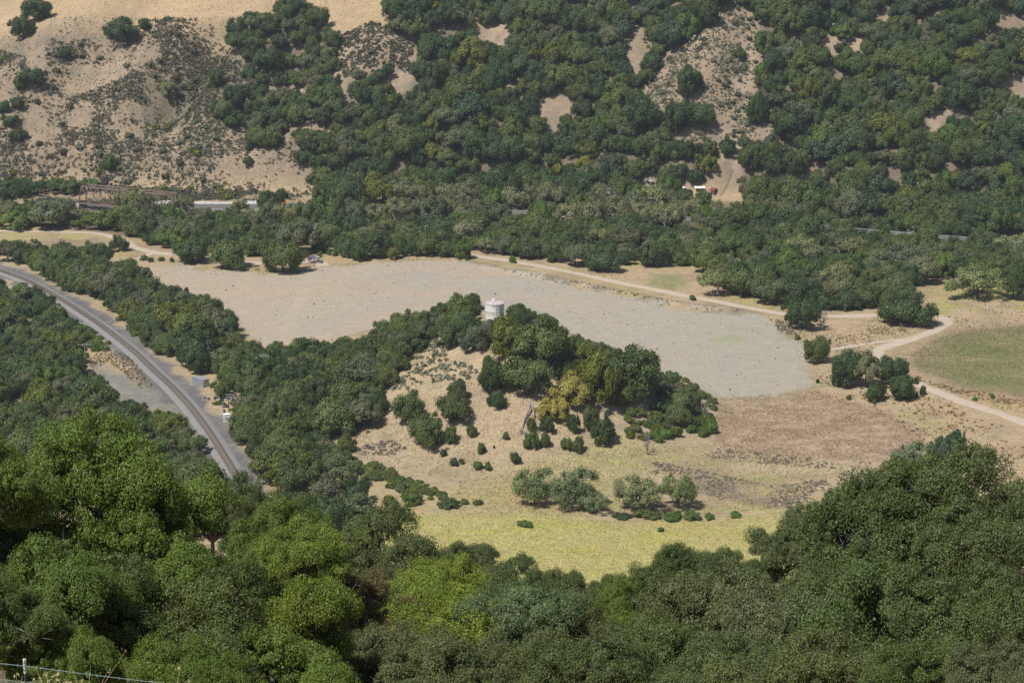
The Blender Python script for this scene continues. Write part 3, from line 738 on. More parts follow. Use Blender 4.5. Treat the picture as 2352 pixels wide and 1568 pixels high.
# railway track
rail_root = link('railway_track', None, label='rusty single railway track curving through dark ballast between the trees', cat='railway track')
v, f = ribbon(RAIL, [(-3.4, -.1), (-2.0, .32), (2.0, .32), (3.4, -.1)], 0.05)
link('ballast_bed', mesh('ballast_bed', v, f, 'ballast', True), rail_root)
v, f = ribbon(RAIL, [(-.95, .0), (.95, .0)], 0.05 + .335)
link('ballast_crib', mesh('ballast_crib', v, f, 'ballast_rusty', True), rail_root)
seg = np.linalg.norm(np.diff(RAIL, axis=0), axis=1); cum = np.concatenate([[0], np.cumsum(seg)])
def rail_pos(s):
    return np.array([np.interp(s, cum, RAIL[:, 0]), np.interp(s, cum, RAIL[:, 1])])
for o in (-.75, .75):
    v, f = ribbon(RAIL, [(o - .05, -.16), (o - .05, .0), (o + .05, .0), (o + .05, -.16)], 0.05 + .32 + .10 + .18)
    link('rail', mesh('rail', v, f, 'rail_rust'), rail_root)
b = MB(); b.box((0, 0, 0), (2.6, .27, .2)); sl_me = b.data('sleeper', 'sleeper_concrete')
vis = []
for s in np.arange(2, cum[-1] - 2, .62):
    p = rail_pos(s); q = rail_pos(s + .5); d = q - p; z = float(hm(p[0], p[1])) + .05 + .32 + .06
    vis.append((p, math.atan2(d[1], d[0]) + math.pi / 2, z, float(proj(p[0], p[1], z)[0]), float(proj(p[0], p[1], z)[1])))
inview = [q for q in vis if q[3] > -5 and q[4] < 1115]
near300 = inview[-300:]; ids = set(id(q) for q in near300)
for p, a, z, *_ in near300:
    link('sleeper', sl_me, rail_root, (p[0], p[1], z), (0, 0, a))
b = MB()
for q in vis:
    if id(q) not in ids: b.box((q[0][0], q[0][1], q[2]), (2.6, .27, .2), q[1])
b.build('far_sleepers', 'sleeper_concrete', rail_root, kind='stuff')

# ------------------------------------------------------------------ white roadside wall, orange barriers
def hwy_at(u, off):
    P = HWY; T = np.gradient(P, axis=0); T /= np.linalg.norm(T, axis=1)[:, None]; Nn = np.stack([-T[:, 1], T[:, 0]], 1)
    Q = P + Nn * off; uu, _ = proj(Q[:, 0], Q[:, 1], 3.0)
    return np.array([np.interp(u, uu, Q[:, 0]), np.interp(u, uu, Q[:, 1])])
wall = link('concrete_barrier', None, label='long white concrete barrier wall along the far edge of the highway', cat='barrier')
A, B = hwy_at(335, 8.3), hwy_at(622, 8.3)
L = np.linalg.norm(B - A); nseg = int(L / 3.8); ang = math.atan2(*(B - A)[::-1])
bb = MB()
prof = [(-.42, 0), (-.42, .12), (-.2, .5), (-.15, 1.55), (.15, 1.55), (.2, .5), (.42, .12), (.42, 0)]
vs = [(sx * 1.87, py, pz) for sx in (-1, 1) for py, pz in prof]
bb.add(vs, [(i, i + 1, i + 9, i + 8) for i in range(7)] + [tuple(range(7, -1, -1)), tuple(range(8, 16))])
seg_me = bb.data('wall_segment', 'concrete_white')
for i in range(nseg):
    p = A + (B - A) * (i + .5) / nseg
    link('wall_segment', seg_me, wall, (p[0], p[1], float(hm(p[0], p[1])) + .05), (0, 0, ang))
wall2 = link('guard_wall', None, label='low pale concrete kerb wall on the near side of the highway', cat='wall')
A, B = hwy_at(420, -8.0), hwy_at(610, -8.0); nseg = int(np.linalg.norm(B - A) / 6)
b2 = MB(); b2.box((0, 0, .35), (5.94, .35, .7)); m2 = b2.data('wall_segment', 'concrete')
for i in range(nseg):
    p = A + (B - A) * (i + .5) / nseg
    link('wall_segment', m2, wall2, (p[0], p[1], float(hm(p[0], p[1])) + .02), (0, 0, math.atan2(*(B - A)[::-1])))
for i, u in enumerate((645, 654)):
    p = hwy_at(u, 8.6); o = link('orange_barrier', None, loc=(p[0], p[1], float(hm(p[0], p[1])) + .1), rot=(0, 0, ang + (.0, .35)[i]),
        label=('orange road barrier at the end of the white wall', 'orange road barrier standing askew beside its twin, further from the white wall')[i], cat='barrier', group='orange road barriers')
    b = MB(); b.box((0, 0, .72), (1.85, .22, 1.15)); b.box((0, 0, 1.35), (1.6, .14, .14)); b.build('panel', 'orange_plastic', o)
    b = MB(); b.box((-.6, 0, .07), (.3, .7, .14)); b.box((.6, 0, .07), (.3, .7, .14)); b.build('foot', 'orange_plastic', o)

# ------------------------------------------------------------------ truss bridge
P0 = np.append(flat(181, 466, 6.0), 6.0); P1 = np.append(flat(402, 488, 6.0), 6.0)
E = (P1 - P0); BL = np.linalg.norm(E); E /= BL; NB = np.array([-E[1], E[0], 0.0]); WB = 5.4; HB = 8.0; NP = 6; pl = BL / NP
br = link('truss_bridge', None, label='rusty steel through truss railway bridge at the foot of the scrub hillside', cat='bridge', loc=(P0[0], P0[1], 0))
def bp(s, side, z): return P0 + E * s + NB * (WB * side) + np.array([0, 0, z]) - np.array([P0[0], P0[1], 0])
up = lambda z: np.array([0, 0, z])
tops = [.22 * pl + i * pl for i in range(NP)]
tops[-1] = BL - .22 * pl
for side in (0, 1):
    b = MB(); b.beam(bp(0, side, 0), bp(BL, side, 0), .45, .6); b.build('bottom_chord', 'rust_steel', br)
    b = MB(); b.beam(bp(tops[0], side, HB), bp(tops[-1], side, HB), .5, .55); b.build('top_chord', 'rust_steel', br)
    for s0, s1 in ((0, tops[0]), (BL, tops[-1])):
        b = MB(); b.beam(bp(s0, side, 0), bp(s1, side, HB), .55, .5); b.build('end_post', 'rust_steel', br)
    for i in range(NP - 1):
        m = (tops[i] + tops[i + 1]) / 2
        b = MB(); b.beam(bp(tops[i], side, HB), bp(m, side, 0), .38, .42); b.build('diagonal', 'rust_steel', br)
        b = MB(); b.beam(bp(m, side, 0), bp(tops[i + 1], side, HB), .38, .42); b.build('diagonal', 'rust_steel', br)
        b = MB(); b.beam(bp(m, side, 0), bp(m, side, HB), .18, .2); b.build('hanger', 'rust_steel', br)
for i in range(NP):
    b = MB(); b.beam(bp(tops[i], 0, HB), bp(tops[i], 1, HB), .3, .3); b.build('top_strut', 'rust_steel', br)
    if i < NP - 1:
        b = MB(); b.beam(bp(tops[i], 0, HB), bp(tops[i + 1], 1, HB), .14); b.beam(bp(tops[i], 1, HB), bp(tops[i + 1], 0, HB + .01), .14); b.build('top_lacing', 'rust_steel', br)
for s in np.linspace(0, BL, 13):
    b = MB(); b.beam(bp(s, 0, -.15), bp(s, 1, -.15), .3, .5); b.build('floor_beam', 'rust_steel', br)
AP = 24.0
b = MB(); b.beam(bp(-AP, .5, .42), bp(BL, .5, .42), 2.9, .22); b.build('deck', 'timber_dark', br)
for o in (.36, .64):
    b = MB(); b.beam(bp(-AP, o, .62), bp(BL, o, .62), .09, .17); b.build('rail', 'rail_rust', br)
for o in (.2, .8):
    b = MB(); b.beam(bp(-AP, o, -.35), bp(-.3, o, -.35), .35, 1.3); b.build('approach_girder', 'rust_steel', br)
    b = MB(); b.beam(bp(-AP - 3, o - (.15 if o < .5 else -.15), .95), bp(-1.2, o - (.15 if o < .5 else -.15), .95), .12, .35); b.build('parapet', 'timber_grey', br)
gz = lambda s: float(hm(*(P0 + E * s + NB * WB / 2)[:2]))
for s, w in ((-AP - 1.2, 4.5), (-.6, 2.2), (BL + .6, 2.6)):
    g = gz(s) - 6 - .6; top = -1.05 if s < -5 else -.4
    b = MB(); c = bp(s, .5, (g + top) / 2); b.box(c, (w, 7.0, top - g), math.atan2(E[1], E[0]), taper=.88)
    b.build('pier' if s > -5 else 'abutment', 'concrete', br)
# white wing wall glimpsed past the bridge
p = hit(302, 447); b = MB(); b.box((0, 0, .9), (8.0, .4, 2.0)); b.box((0, 0, 1.98), (8.3, .6, .18))
b.build('wing_wall', 'concrete_white', loc=(p[0], p[1], p[2]), rot=(0, 0, -.05), label='short white concrete wall at the hill foot behind the truss bridge', cat='wall')

# ------------------------------------------------------------------ water tank on the knoll
def tank_mat():
    m, n, p = mat('tank_metal', 0.6, 0.3)
    tc = N(n, 'ShaderNodeTexCoord')
    f = noise(n, 1.0, 5, tc.outputs['Object'], .7, (1.6, 1.6, .22)); g = noise(n, .8, 4, tc.outputs['Object'], .6); h2 = noise(n, 2.5, 4, tc.outputs['Object'], .7, (1.5, 1.5, .5))
    c = mix(n, (0.62, 0.62, 0.59), (0.68, 0.64, 0.50), ramp(n, g, .45, .6))
    c = mix(n, c, (0.27, 0.13, 0.10), ramp(n, f, .60, .70, 0, .75))
    c = mix(n, c, (0.33, 0.33, 0.33), ramp(n, h2, .55, .7, 0, .8))
    n.links.new(c, p.inputs['Base Color'])
    m, n, p = mat('tank_roof', 0.7, 0.2)
    tc = N(n, 'ShaderNodeTexCoord'); f = noise(n, 1.3, 6, tc.outputs['Object'], .75)
    c = mix(n, (0.33, 0.21, 0.18), (0.52, 0.48, 0.44), ramp(n, f, .34, .56)); n.links.new(c, p.inputs['Base Color'])
tank_mat()
TP = hit(1136, 742); ts = ppm(TP); TR = 21.4 / ts; TH = 44 / ts / math.cos(math.radians(15)) + .8
TP[2] = float(hm(TP[0], TP[1])) - .4
tank = link('water_tank', None, loc=TP, label='rust streaked pale steel water tank with graffiti on top of the knoll', cat='water tank')
b = MB(); b.lathe([(TR, 0), (TR, TH * .33), (TR + .012, TH * .333), (TR, TH * .337), (TR, TH * .66), (TR + .012, TH * .663), (TR, TH * .667), (TR, TH)], 48); b.build('shell', 'tank_metal', tank, True)
b = MB(); b.lathe([(TR + .02, TH - .1), (TR + .09, TH - .1), (TR + .09, TH + .03), (TR * .6, TH + .03 + .16), (.05, TH + .38), (0, TH + .38)], 48); b.build('roof', 'tank_roof', tank)
b = MB(); b.box((-.45, 1.1, TH + .62), (.62, .62, .7)); b.box((-.45, 1.1, TH + 1.0), (.74, .74, .08)); b.build('hatch', 'concrete_white', tank)
b = MB()
for sx in (-.22, .22): b.tube([(TR * .985 + .22, sx, 0.2), (TR * .985 + .22, sx, TH + .5)], .03, 5)
for z in np.arange(.4, TH + .4, .32): b.tube([(TR * .985 + .22, -.22, z), (TR * .985 + .22, .22, z)], .018, 4)
b.build('ladder', 'galvanised', tank)
def letter(ch, size, m, bold=0.0):
    cu = bpy.data.curves.new('lettering', 'FONT'); cu.body = ch; cu.size = size; cu.align_x = 'CENTER'; cu.align_y = 'CENTER'; cu.extrude = .004; cu.offset = bold
    o = bpy.data.objects.new('lettering', cu); COL.objects.link(o); bpy.context.view_layer.update()
    me = bpy.data.meshes.new_from_object(o.evaluated_get(bpy.context.evaluated_depsgraph_get()))
    bpy.data.objects.remove(o); bpy.data.curves.remove(cu)
    me.materials.clear(); me.materials.append(MATS[m]); return me
MATS['ink_black'] = simple('ink_black', (0.02, 0.02, 0.025), .7, .2, 3)
def on_tank(me, phi, z, rr=.02, sc=(1, 1, 1), parent=tank, name='graffiti'):
    a = -math.pi / 2 + phi
    return link(name, me, parent, ((TR + rr) * math.cos(a), (TR + rr) * math.sin(a), z), (math.pi / 2, 0, a + math.pi / 2), sc)
def patch(w, h, m):
    b = MB(); k = 6
    # a sheet bent to the shell's curve
    xs = np.linspace(-w / 2, w / 2, k + 1)
    vs = [(x, y, -(TR - math.sqrt(max(TR * TR - x * x, 0)))) for x in xs for y in (-h / 2, h / 2)]
    b.add(vs, [(2 * i, 2 * i + 2, 2 * i + 3, 2 * i + 1) for i in range(k)]); return b.data('graffiti', m)
pw = patch(.95, 1.0, 'paint_white')
for i, ch in enumerate('GOG'):
    z = TH - 1.35 - i * 1.15; on_tank(pw, .62, z, .012); on_tank(letter(ch, 1.15, 'ink_black'), .62, z, .03)
pw2 = patch(1.25, 1.0, 'paint_white')
for i, ch in enumerate('XAXAX'):
    z = TH - 1.45 - i * .98; on_tank(pw2, .25, z, .012); on_tank(letter(ch, 1.0, 'ink_black'), .25, z, .03)
pw3 = patch(.34, .38, 'paint_white')
for i in range(17):
    ph = -1.15 + i * .135
    on_tank(pw3, ph, TH - .55, .012)
    if 7 <= i < 12: on_tank(letter('CROWN'[i - 7], .40, 'ink_black'), ph, TH - .55, .03)

# ------------------------------------------------------------------ poles
def pole(u, vtop, H, arms, label, m='timber_grey', rz=.3, extra=None, r=.16):
    p = hit(u, vtop + 20)
    for _ in range(4):
        s = ppm(p); p = hit(u, vtop + H * s * math.cos(math.radians(13)))
    o = link('utility_pole', None, loc=p - np.array([0, 0, .1]), rot=(0, 0, rz), label=label, cat='utility pole', group='utility poles')
    b = MB(); b.tube([(0, 0, -.5), (0, 0, H * .5), (0, 0, H)], [r * 1.2, r, r * .8], 8); b.build('post', m, o)
    for k, (z, w) in enumerate(arms):
        b = MB(); b.box((0, -.2, H - z), (w, .14, .16)); c = b.build('crossarm', m, o)
        b = MB()
        for x in np.linspace(-w / 2 + .1, w / 2 - .1, 4): b.lathe([(0, 0), (.09, 0), (.12, .08), (.07, .16), (.11, .22), (0, .32)], 6, (x, -.2, H - z + .08))
        b.build('insulators', 'glass_white', c)
    if extra == 'big':
        for x, y, z in ((-.5, -.3, 2.6), (.45, -.35, 2.7), (.1, -.45, 3.2)):
            b = MB(); b.lathe([(0, 0), (.28, .02), (.3, .1), (.3, .8), (.2, .92), (0, .95)], 8, (x, y, H - z)); b.build('transformer', 'galvanised', o)
        b = MB(); b.tube([(.2, -.1, 3.2), (.2, -.1, H - 3)], .11, 6); b.box((.2, -.15, 3.1), (.5, .4, .8)); b.build('conduit', 'paint_white', o)
    return o
pole(722.5, 513, 11.9, [(.3, 3.0), (.9, 2.6), (1.6, 2.0)], 'tall utility pole with transformers and white conduit above the graffiti trailer', extra='big')
pole(444, 511, 10, [(.3, 2.2), (1.2, 1.6)], 'utility pole top with insulators above trees behind the three field oaks')
pole(978, 518, 10.5, [(.3, 2.4), (1.3, 1.6)], 'slim utility pole at the wood edge above the gravel field', rz=.9)
pole(1103, 507, 10, [(.3, 1.4)], 'bare grey utility pole among trees above the dirt road start')
pole(1397, 432, 10.5, [(.3, 2.4), (1.0, 2.2), (2.2, 1.4)], 'utility pole with pale boxes among the roadside sycamores', extra='big')
pole(1465, 437, 9, [(.3, 2.2), (1.2, 1.4)], 'utility pole among trees next to the grey roofed shed')
pole(84, 560, 9, [(.3, 2.6)], 'utility pole behind oaks beside the weedy patch, far end of the railway', rz=.1)
pole(132, 745, 9, [(.3, 4.0)], 'dark crossarm pole on the brushy side of the railway', m='timber_dark', rz=.1)
pole(197, 789, 8, [(.2, 4.5)], 'pole with long pale crossarm by the grey gravel heaps', rz=.15)
pole(500, 738, 9.5, [(.5, 1.6), (1.2, 1.4)], 'pale pole poking out of oaks between railway and gravel field', rz=.5)
pole(609, 812, 9.5, [(.3, 3.0), (.9, 2.6)], 'crossarm pole amid the thicket below the gravel field corner', rz=.2)
pole(527, 903, 9.0, [(.3, 1.8), (1.1, 1.6)], 'dark pole with white crossarms beside the railway signal cabinet', m='timber_dark', rz=.3)
pole(2060, 535, 9.0, [(.3, 1.8)], 'dark pole in woods by the bare white tree at the highway', m='timber_dark', rz=.3)

# ------------------------------------------------------------------ railway signal site
p = hit(521, 968)
cb = link('signal_cabinet', None, loc=p, rot=(0, 0, .25), label='white graffitied signal cabinet beside the railway track', cat='cabinet')
b = MB(); b.box((0, 0, 1.35), (1.9, 1.5, 2.3)); b.build('body', 'paint_white', cb)
b = MB(); b.box((0, 0, 2.56), (2.1, 1.7, .12)); b.build('roof', 'canvas_white', cb)
b = MB(); b.box((0, 0, .1), (2.2, 1.8, .2)); b.build('plinth', 'concrete', cb)
for k, (x, z, w, h, m) in enumerate([(.35, .55, .9, .22, 'roof_red'), (-.3, 1.3, .5, .5, 'steel_dark'), (.45, 1.35, .55, .3, 'roof_red'), (.1, 1.9, .5, .14, 'roof_grey')]):
    b = MB(); b.box((x, -.757, z), (w, .01, h)); b.build('graffiti', m, cb)
ms = link('signal_mast', None, loc=hit(514, 966), rot=(0, 0, .4), label='railway signal mast with black lamp heads next to the white cabinet', cat='signal')
b = MB(); b.tube([(0, 0, 0), (0, 0, 6.5)], .1, 8); b.build('post', 'galvanised', ms)
b = MB(); b.box((.3, 0, 5.1), (1.0, .8, .06)); b.box((.3, 0, 2.6), (1.0, .8, .06)); b.build('platform', 'galvanised', ms)
for z in (5.7, 3.3):
    b = MB(); b.box((.35, -.1, z), (.45, .2, 1.0)); h = b.build('lamp_head', 'steel_dark', ms)
    b = MB()
    for k in (-.28, 0, .28): b.lathe([(.0, .0), (.12, .0), (.12, .22)], 8, (.35, 0, 0)); break
    b = MB(); b.tube([(-.25, .05, .2), (-.25, .05, 6.3)], .03, 4); b.tube([(-.25, .45, .2), (-.25, .45, 6.3)], .03, 4)
b.build('ladder', 'galvanised', ms)
fr = link('mesh_fence', None, loc=hit(506, 974), rot=(0, 0, .5), label='short run of chain link fence panels around the signal cabinet', cat='fence')
for i in range(3):
    b = MB(); x = i * 1.9
    for px in (x, x + 1.85): b.tube([(px, 0, 0), (px, 0, 1.9)], .04, 5)
    b.tube([(x, 0, 1.88), (x + 1.85, 0, 1.88)], .03, 4)
    for k in np.arange(.12, 1.85, .17):
        b.tube([(x + k, 0, .1), (x + k, 0, 1.86)], .012, 3, cap=False)
    for k in np.arange(.15, 1.85, .17): b.tube([(x, 0.0, k), (x + 1.85, 0.0, k)], .012, 3, cap=False)
    b.build('fence_panel', 'galvanised', fr)
ct = link('storage_container', None, loc=hit(461, 884), rot=(0, 0, -.75), label='weathered grey metal container half hidden under the railway oaks', cat='container')
b = MB()
for i in range(20):
    x = -3 + i * .3; b.box((x + .15, 0, 1.3), (.16, 2.44, 2.45)); b.box((x + .15, 0, 1.3), (.302, 2.36, 2.4))
b.build('body', 'galvanised', ct)
b = MB(); b.box((0, 0, 2.56), (6.05, 2.46, .08)); b.build('roof', 'galvanised', ct)
b = MB()
for sx in (-3.02, 3.02):
    for sy in (-1.18, 1.18): b.box((sx, sy, 1.3), (.14, .14, 2.6))
b.build('corner_posts', 'roof_grey', ct)
rngd = np.random.RandomState(77); b = MB(); c0 = hit(552, 917)
for i in range(90):
    x, y = rngd.normal(0, 5.5), rngd.normal(0, 2.0); b.box((c0[0] + x, c0[1] + y, float(hm(c0[0] + x, c0[1] + y)) + rngd.uniform(.05, .5)), rngd.uniform(.3, 1.3, 3) * (1, .8, .5), rngd.uniform(0, 3), m=int(rngd.choice(4, p=[.6, .2, .12, .08])))
b.build('debris', ['steel_dark', 'timber_grey', 'concrete_white', 'galvanised'], kind='stuff', label='heap of dark scrap and pale rubbish under the railway oaks', cat='debris')

# ------------------------------------------------------------------ graffiti dump trailer
def graffiti_mat():
    m, n, p = mat('graffiti_paint', 0.6, 0.3); tc = N(n, 'ShaderNodeTexCoord')
    vo = N(n, 'ShaderNodeTexVoronoi'); vo.inputs['Scale'].default_value = 1.9
    f = noise(n, 3.0, 3, tc.outputs['Object']); mp = N(n, 'ShaderNodeMapping'); n.links.new(tc.outputs['Object'], mp.inputs[0]); mp.inputs['Scale'].default_value = (1, .3, 1.2)
    n.links.new(mp.outputs[0], vo.inputs['Vector'])
    sp = N(n, 'ShaderNodeSeparateColor'); n.links.new(vo.outputs['Color'], sp.inputs[0])
    c = mix(n, (0.70, 0.68, 0.70), (0.30, 0.03, 0.10), ramp(n, sp.outputs[0], .62, .64)); c = mix(n, c, (0.05, 0.30, 0.27), ramp(n, sp.outputs[1], .7, .72))
    c = mix(n, c, (0.16, 0.11, 0.35), ramp(n, sp.outputs[2], .66, .68)); c = mix(n, c, (0.02, 0.02, 0.03), ramp(n, f, .60, .62))
    n.links.new(c, p.inputs['Base Color'])
graffiti_mat()
p = hit(724, 604); s = ppm(p)
tr = link('dump_trailer', None, loc=p, rot=(0, 0, -.16), label='derelict bottom dump trailer covered in graffiti beside the gravel field', cat='trailer')
tl = 33 / s
def hull(x0, x1, z0, z1, w0, w1, xi):
    b = MB(); vs = [(x0 + xi, -w0, z0), (x1 - xi * 2.4, -w0, z0), (x1 - xi * 2.4, w0, z0), (x0 + xi, w0, z0), (x0, -w1, z1), (x1, -w1, z1), (x1, w1, z1), (x0, w1, z1)]
    b.add(vs, [(3, 2, 1, 0), (0, 1, 5, 4), (1, 2, 6, 5), (2, 3, 7, 6), (3, 0, 4, 7)]); return b
hull(-tl * .5, tl * .32, 1.0, 2.75, .9, 1.25, .35).build('hopper', 'graffiti_paint', tr)
b = MB()
for y in (-1.29, 1.29): b.beam((-tl * .5, y, 2.82), (tl * .32, y, 2.82), .14, .2)
for x in (-tl * .5, tl * .32): b.beam((x, -1.36, 2.82), (x, 1.36, 2.82), .14, .2)
b.build('top_rim', 'rust_steel', tr)
b = MB(); b.box((-tl * .09, 0, 2.3), (tl * .7, 2.1, .06)); b.build('load_floor', 'dirt_pale', tr)
b = MB()
for y in (-.95, .95): b.beam((tl * .3, y, 2.7), (tl * .5, y * .9, 1.1), .2, .2); b.beam((-tl * .46, y * .8, .95), (tl * .5, y * .8, .95), .18, .28)
b.build('frame', 'galvanised', tr)
b = MB(); b.beam((-tl * .5, 0, 1.0), (-tl * .64, 0, .75), .35, .25); b.build('tongue', 'paint_white', tr)
for x in (tl * .24, tl * .40):
    for y in (-1.1, 1.1):
        b = MB(); pr = [(.3, -.2), (.5, -.22), (.56, -.14), (.56, .14), (.5, .22), (.3, .2)]
        vs = [(x + r * math.cos(2 * math.pi * k / 14), y + q, .56 + r * math.sin(2 * math.pi * k / 14)) for r, q in pr for k in range(14)]
        b.add(vs, [(i * 14 + k, i * 14 + (k + 1) % 14, (i + 1) * 14 + (k + 1) % 14, (i + 1) * 14 + k) for i in range(5) for k in range(14)]); w = b.build('wheel', 'rubber', tr)
        b = MB(); vs = [(x + r * math.cos(2 * math.pi * k / 14), y + q, .56 + r * math.sin(2 * math.pi * k / 14)) for r, q in ((.31, -.16), (.12, -.1), (.0, -.12)) for k in range(14)]
        b.add(vs, [(i * 14 + k, i * 14 + (k + 1) % 14, (i + 1) * 14 + (k + 1) % 14, (i + 1) * 14 + k) for i in range(2) for k in range(14)]); b.build('rim', 'paint_white', w)

# ------------------------------------------------------------------ sheds and canopies at the hill foot
def shed(name, u, v, w, d, h, pitch, rz, roofm, label, cat='shed', gable=False, z=0.0):
    p = hit(u, v); o = link(name, None, loc=p + np.array([0, 0, z]), rot=(0, 0, rz), label=label, cat=cat)
    for sx in (-1, 1):
        for sy in (-1, 1):
            b = MB(); b.beam((sx * (w / 2 - .12), sy * (d / 2 - .12), -.8), (sx * (w / 2 - .12), sy * (d / 2 - .12), h + (0 if gable else sy * pitch * .45)), .12); b.build('post', 'paint_white', o)
    b = MB()
    if gable:
        vs = [(-w / 2, -d / 2, h), (0, -d / 2, h + pitch), (w / 2, -d / 2, h), (-w / 2, d / 2, h), (0, d / 2, h + pitch), (w / 2, d / 2, h)]
        vs += [(x, y, zz - .07) for x, y, zz in vs]
        b.add(vs, [(0, 1, 4, 3), (1, 2, 5, 4), (6, 9, 10, 7), (7, 10, 11, 8), (0, 6, 7, 1), (1, 7, 8, 2), (3, 4, 10, 9), (4, 5, 11, 10), (0, 3, 9, 6), (2, 8, 11, 5)])
    else:
        vs = [(-w / 2, -d / 2, h - pitch / 2), (w / 2, -d / 2, h - pitch / 2), (w / 2, d / 2, h + pitch / 2), (-w / 2, d / 2, h + pitch / 2)]
        vs += [(x, y, zz - .07) for x, y, zz in vs]
        b.add(vs, [(0, 1, 2, 3), (7, 6, 5, 4), (0, 4, 5, 1), (1, 5, 6, 2), (2, 6, 7, 3), (3, 7, 4, 0)])
    rf = b.build('roof', roofm, o)
    if not gable:
        b = MB()
        for x in np.arange(-w / 2 + .2, w / 2, .38): b.beam((x, -d / 2, h - pitch / 2 + .02), (x, d / 2, h + pitch / 2 + .02), .05, .05)
        b.build('roof_seams', roofm, rf)
    return o, p
o, p = shed('open_shed', 1493, 425, 2.9, 3.4, 2.3, .7, .75, 'roof_grey', 'small open shed with grey metal roof in the hillside trees')
b = MB(); b.box((0, 1.55, 1.2), (2.6, .08, 2.2)); b.build('back_wall', 'timber_dark', o)
o, p = shed('red_shed', 1637, 446, 3.0, 4.3, 2.5, .7, -.62, 'roof_red', 'open shed with dark red sheet roof beside the grass strip')
b = MB(); b.box((0, 1.9, 1.2), (2.7, .08, 2.4)); b.build('back_wall', 'timber_dark', o)
shed('party_canopy', 1570, 442, 4.0, 3.4, 1.9, .8, .3, 'canvas_white', 'white gabled fabric canopy at the hillside camp', 'canopy', True)
shed('flat_awning', 1607, 440, 5.2, 2.9, 2.2, .5, .02, 'canvas_white', 'long flat white awning between the fabric canopy and red shed', 'awning')
p = hit(1476, 408); b = MB(); b.lathe([(0.95, 0), (.95, 1.9), (.8, 2.1), (.3, 2.3), (0, 2.3)], 18)
for z in (.5, 1.0, 1.5): b.lathe([(.96, z - .06), (1.0, z), (.96, z + .06)], 18)
b.build('water_butt', 'tank_plastic', loc=p, label='dark green plastic water tank uphill of the grey roofed shed', cat='water tank')
p = hit(1847, 399); b = MB(); b.lathe([(1.3, 0), (1.3, 1.2), (1.1, 1.4), (.3, 1.55), (0, 1.55)], 18); b.build('cistern', 'tank_plastic', loc=p, label='dark round cistern in the small yellow clearing on the wooded slope', cat='water tank')
p = hit(1843, 405); b = MB(); b.box((0, 0, .5), (1.4, .9, 1.0)); b.box((0, 0, 1.03), (1.5, 1.0, .08)); b.build('white_crate', 'paint_white', loc=p, label='small white box below the dark cistern in the clearing', cat='box')
for u, v, sz, m, nm, lb, ct_ in [(1557, 453, (2.6, 1.6, 1.3), 'paint_green', 'green_skip', 'green metal skip in the shade below the white canopy', 'skip'),
                             (1565, 451, (1.4, .9, .9), 'paint_white', 'white_chest', 'white chest next to the green skip', 'box'),
                             (1548, 449, (1.6, 1.0, .8), 'galvanised', 'grey_bin', 'grey metal bin in the shade left of the green skip', 'bin'),
                             (1574, 446, (1.1, 1.1, .75), 'canvas_white', 'camp_table', 'pale table right under the white canopy edge', 'table')]:
    p = hit(u, v); o = link(nm, None, loc=p, rot=(0, 0, .3), label=lb, cat=ct_)
    b = MB(); b.box((0, 0, sz[2] / 2), sz, taper=1.06); b.build('body', m, o)
    b = MB(); b.box((0, 0, sz[2] + .04), (sz[0] * 1.12, sz[1] * 1.12, .08)); b.build('lid', m, o)
f2 = link('yard_fence', None, loc=hit(1652, 452), rot=(0, 0, .95), label='grey chain link fence running uphill beside the red roofed shed', cat='fence')
for i in range(6):
    b = MB(); x0, x1 = i * 2.2, i * 2.2 + 2.15
    P_ = lambda x: float(hm(f2.location[0] + x * math.cos(.95), f2.location[1] + x * math.sin(.95))) - f2.location[2]
    for px in (x0, x1): b.tube([(px, 0, P_(px) - .2), (px, 0, P_(px) + 1.7)], .05, 5)
    for k in np.arange(.1, 1.7, .16): b.tube([(x0, 0, P_(x0) + k), (x1, 0, P_(x1) + k)], .014, 3, cap=False)
    for k in np.linspace(0, 1, 12): b.tube([(x0 + k * 2.15, 0, P_(x0 + k * 2.15)), (x0 + k * 2.15, 0, P_(x0 + k * 2.15) + 1.7)], .014, 3, cap=False)
    b.build('fence_panel', 'galvanised', f2)
of = link('old_fence', None, loc=hit(2300, 668), label='broken old timber fence posts in the weedy grass by the willow thicket', cat='fence')
rngf = np.random.RandomState(9)
for i, (u, v) in enumerate([(2268, 688), (2280, 684), (2292, 690), (2322, 664), (2336, 668), (2338, 652), (2346, 660), (2300, 700), (2262, 702)]):
    q = hit(u, v) - np.array(of.location); b = MB(); b.tube([q - up(.4), q + np.array([rngf.uniform(-.2, .2), 0, rngf.uniform(1.0, 1.9)])], [.13, .1], 6); b.build('post', 'timber_dark', of)
b = MB(); q = hit(2322, 664) - np.array(of.location); q2 = hit(2340, 660) - np.array(of.location); b.beam(q + up(1.0), q2 + up(1.0), .08, .14); b.build('rail', 'timber_grey', of)
SG = {'scrub': 'brownish', 'sageg': 'silvery', 'olive': 'yellowish', 'grey': 'grey green'}
DESC = {'dark': 'dark green', 'mid': 'mid green', 'grey': 'greyish green', 'olive': 'yellowish olive', 'bright': 'bright green', 'pale': 'pale dusty green', 'wil': 'soft grey green', 'blue': 'bluish green', 'lime': 'lime yellow'}
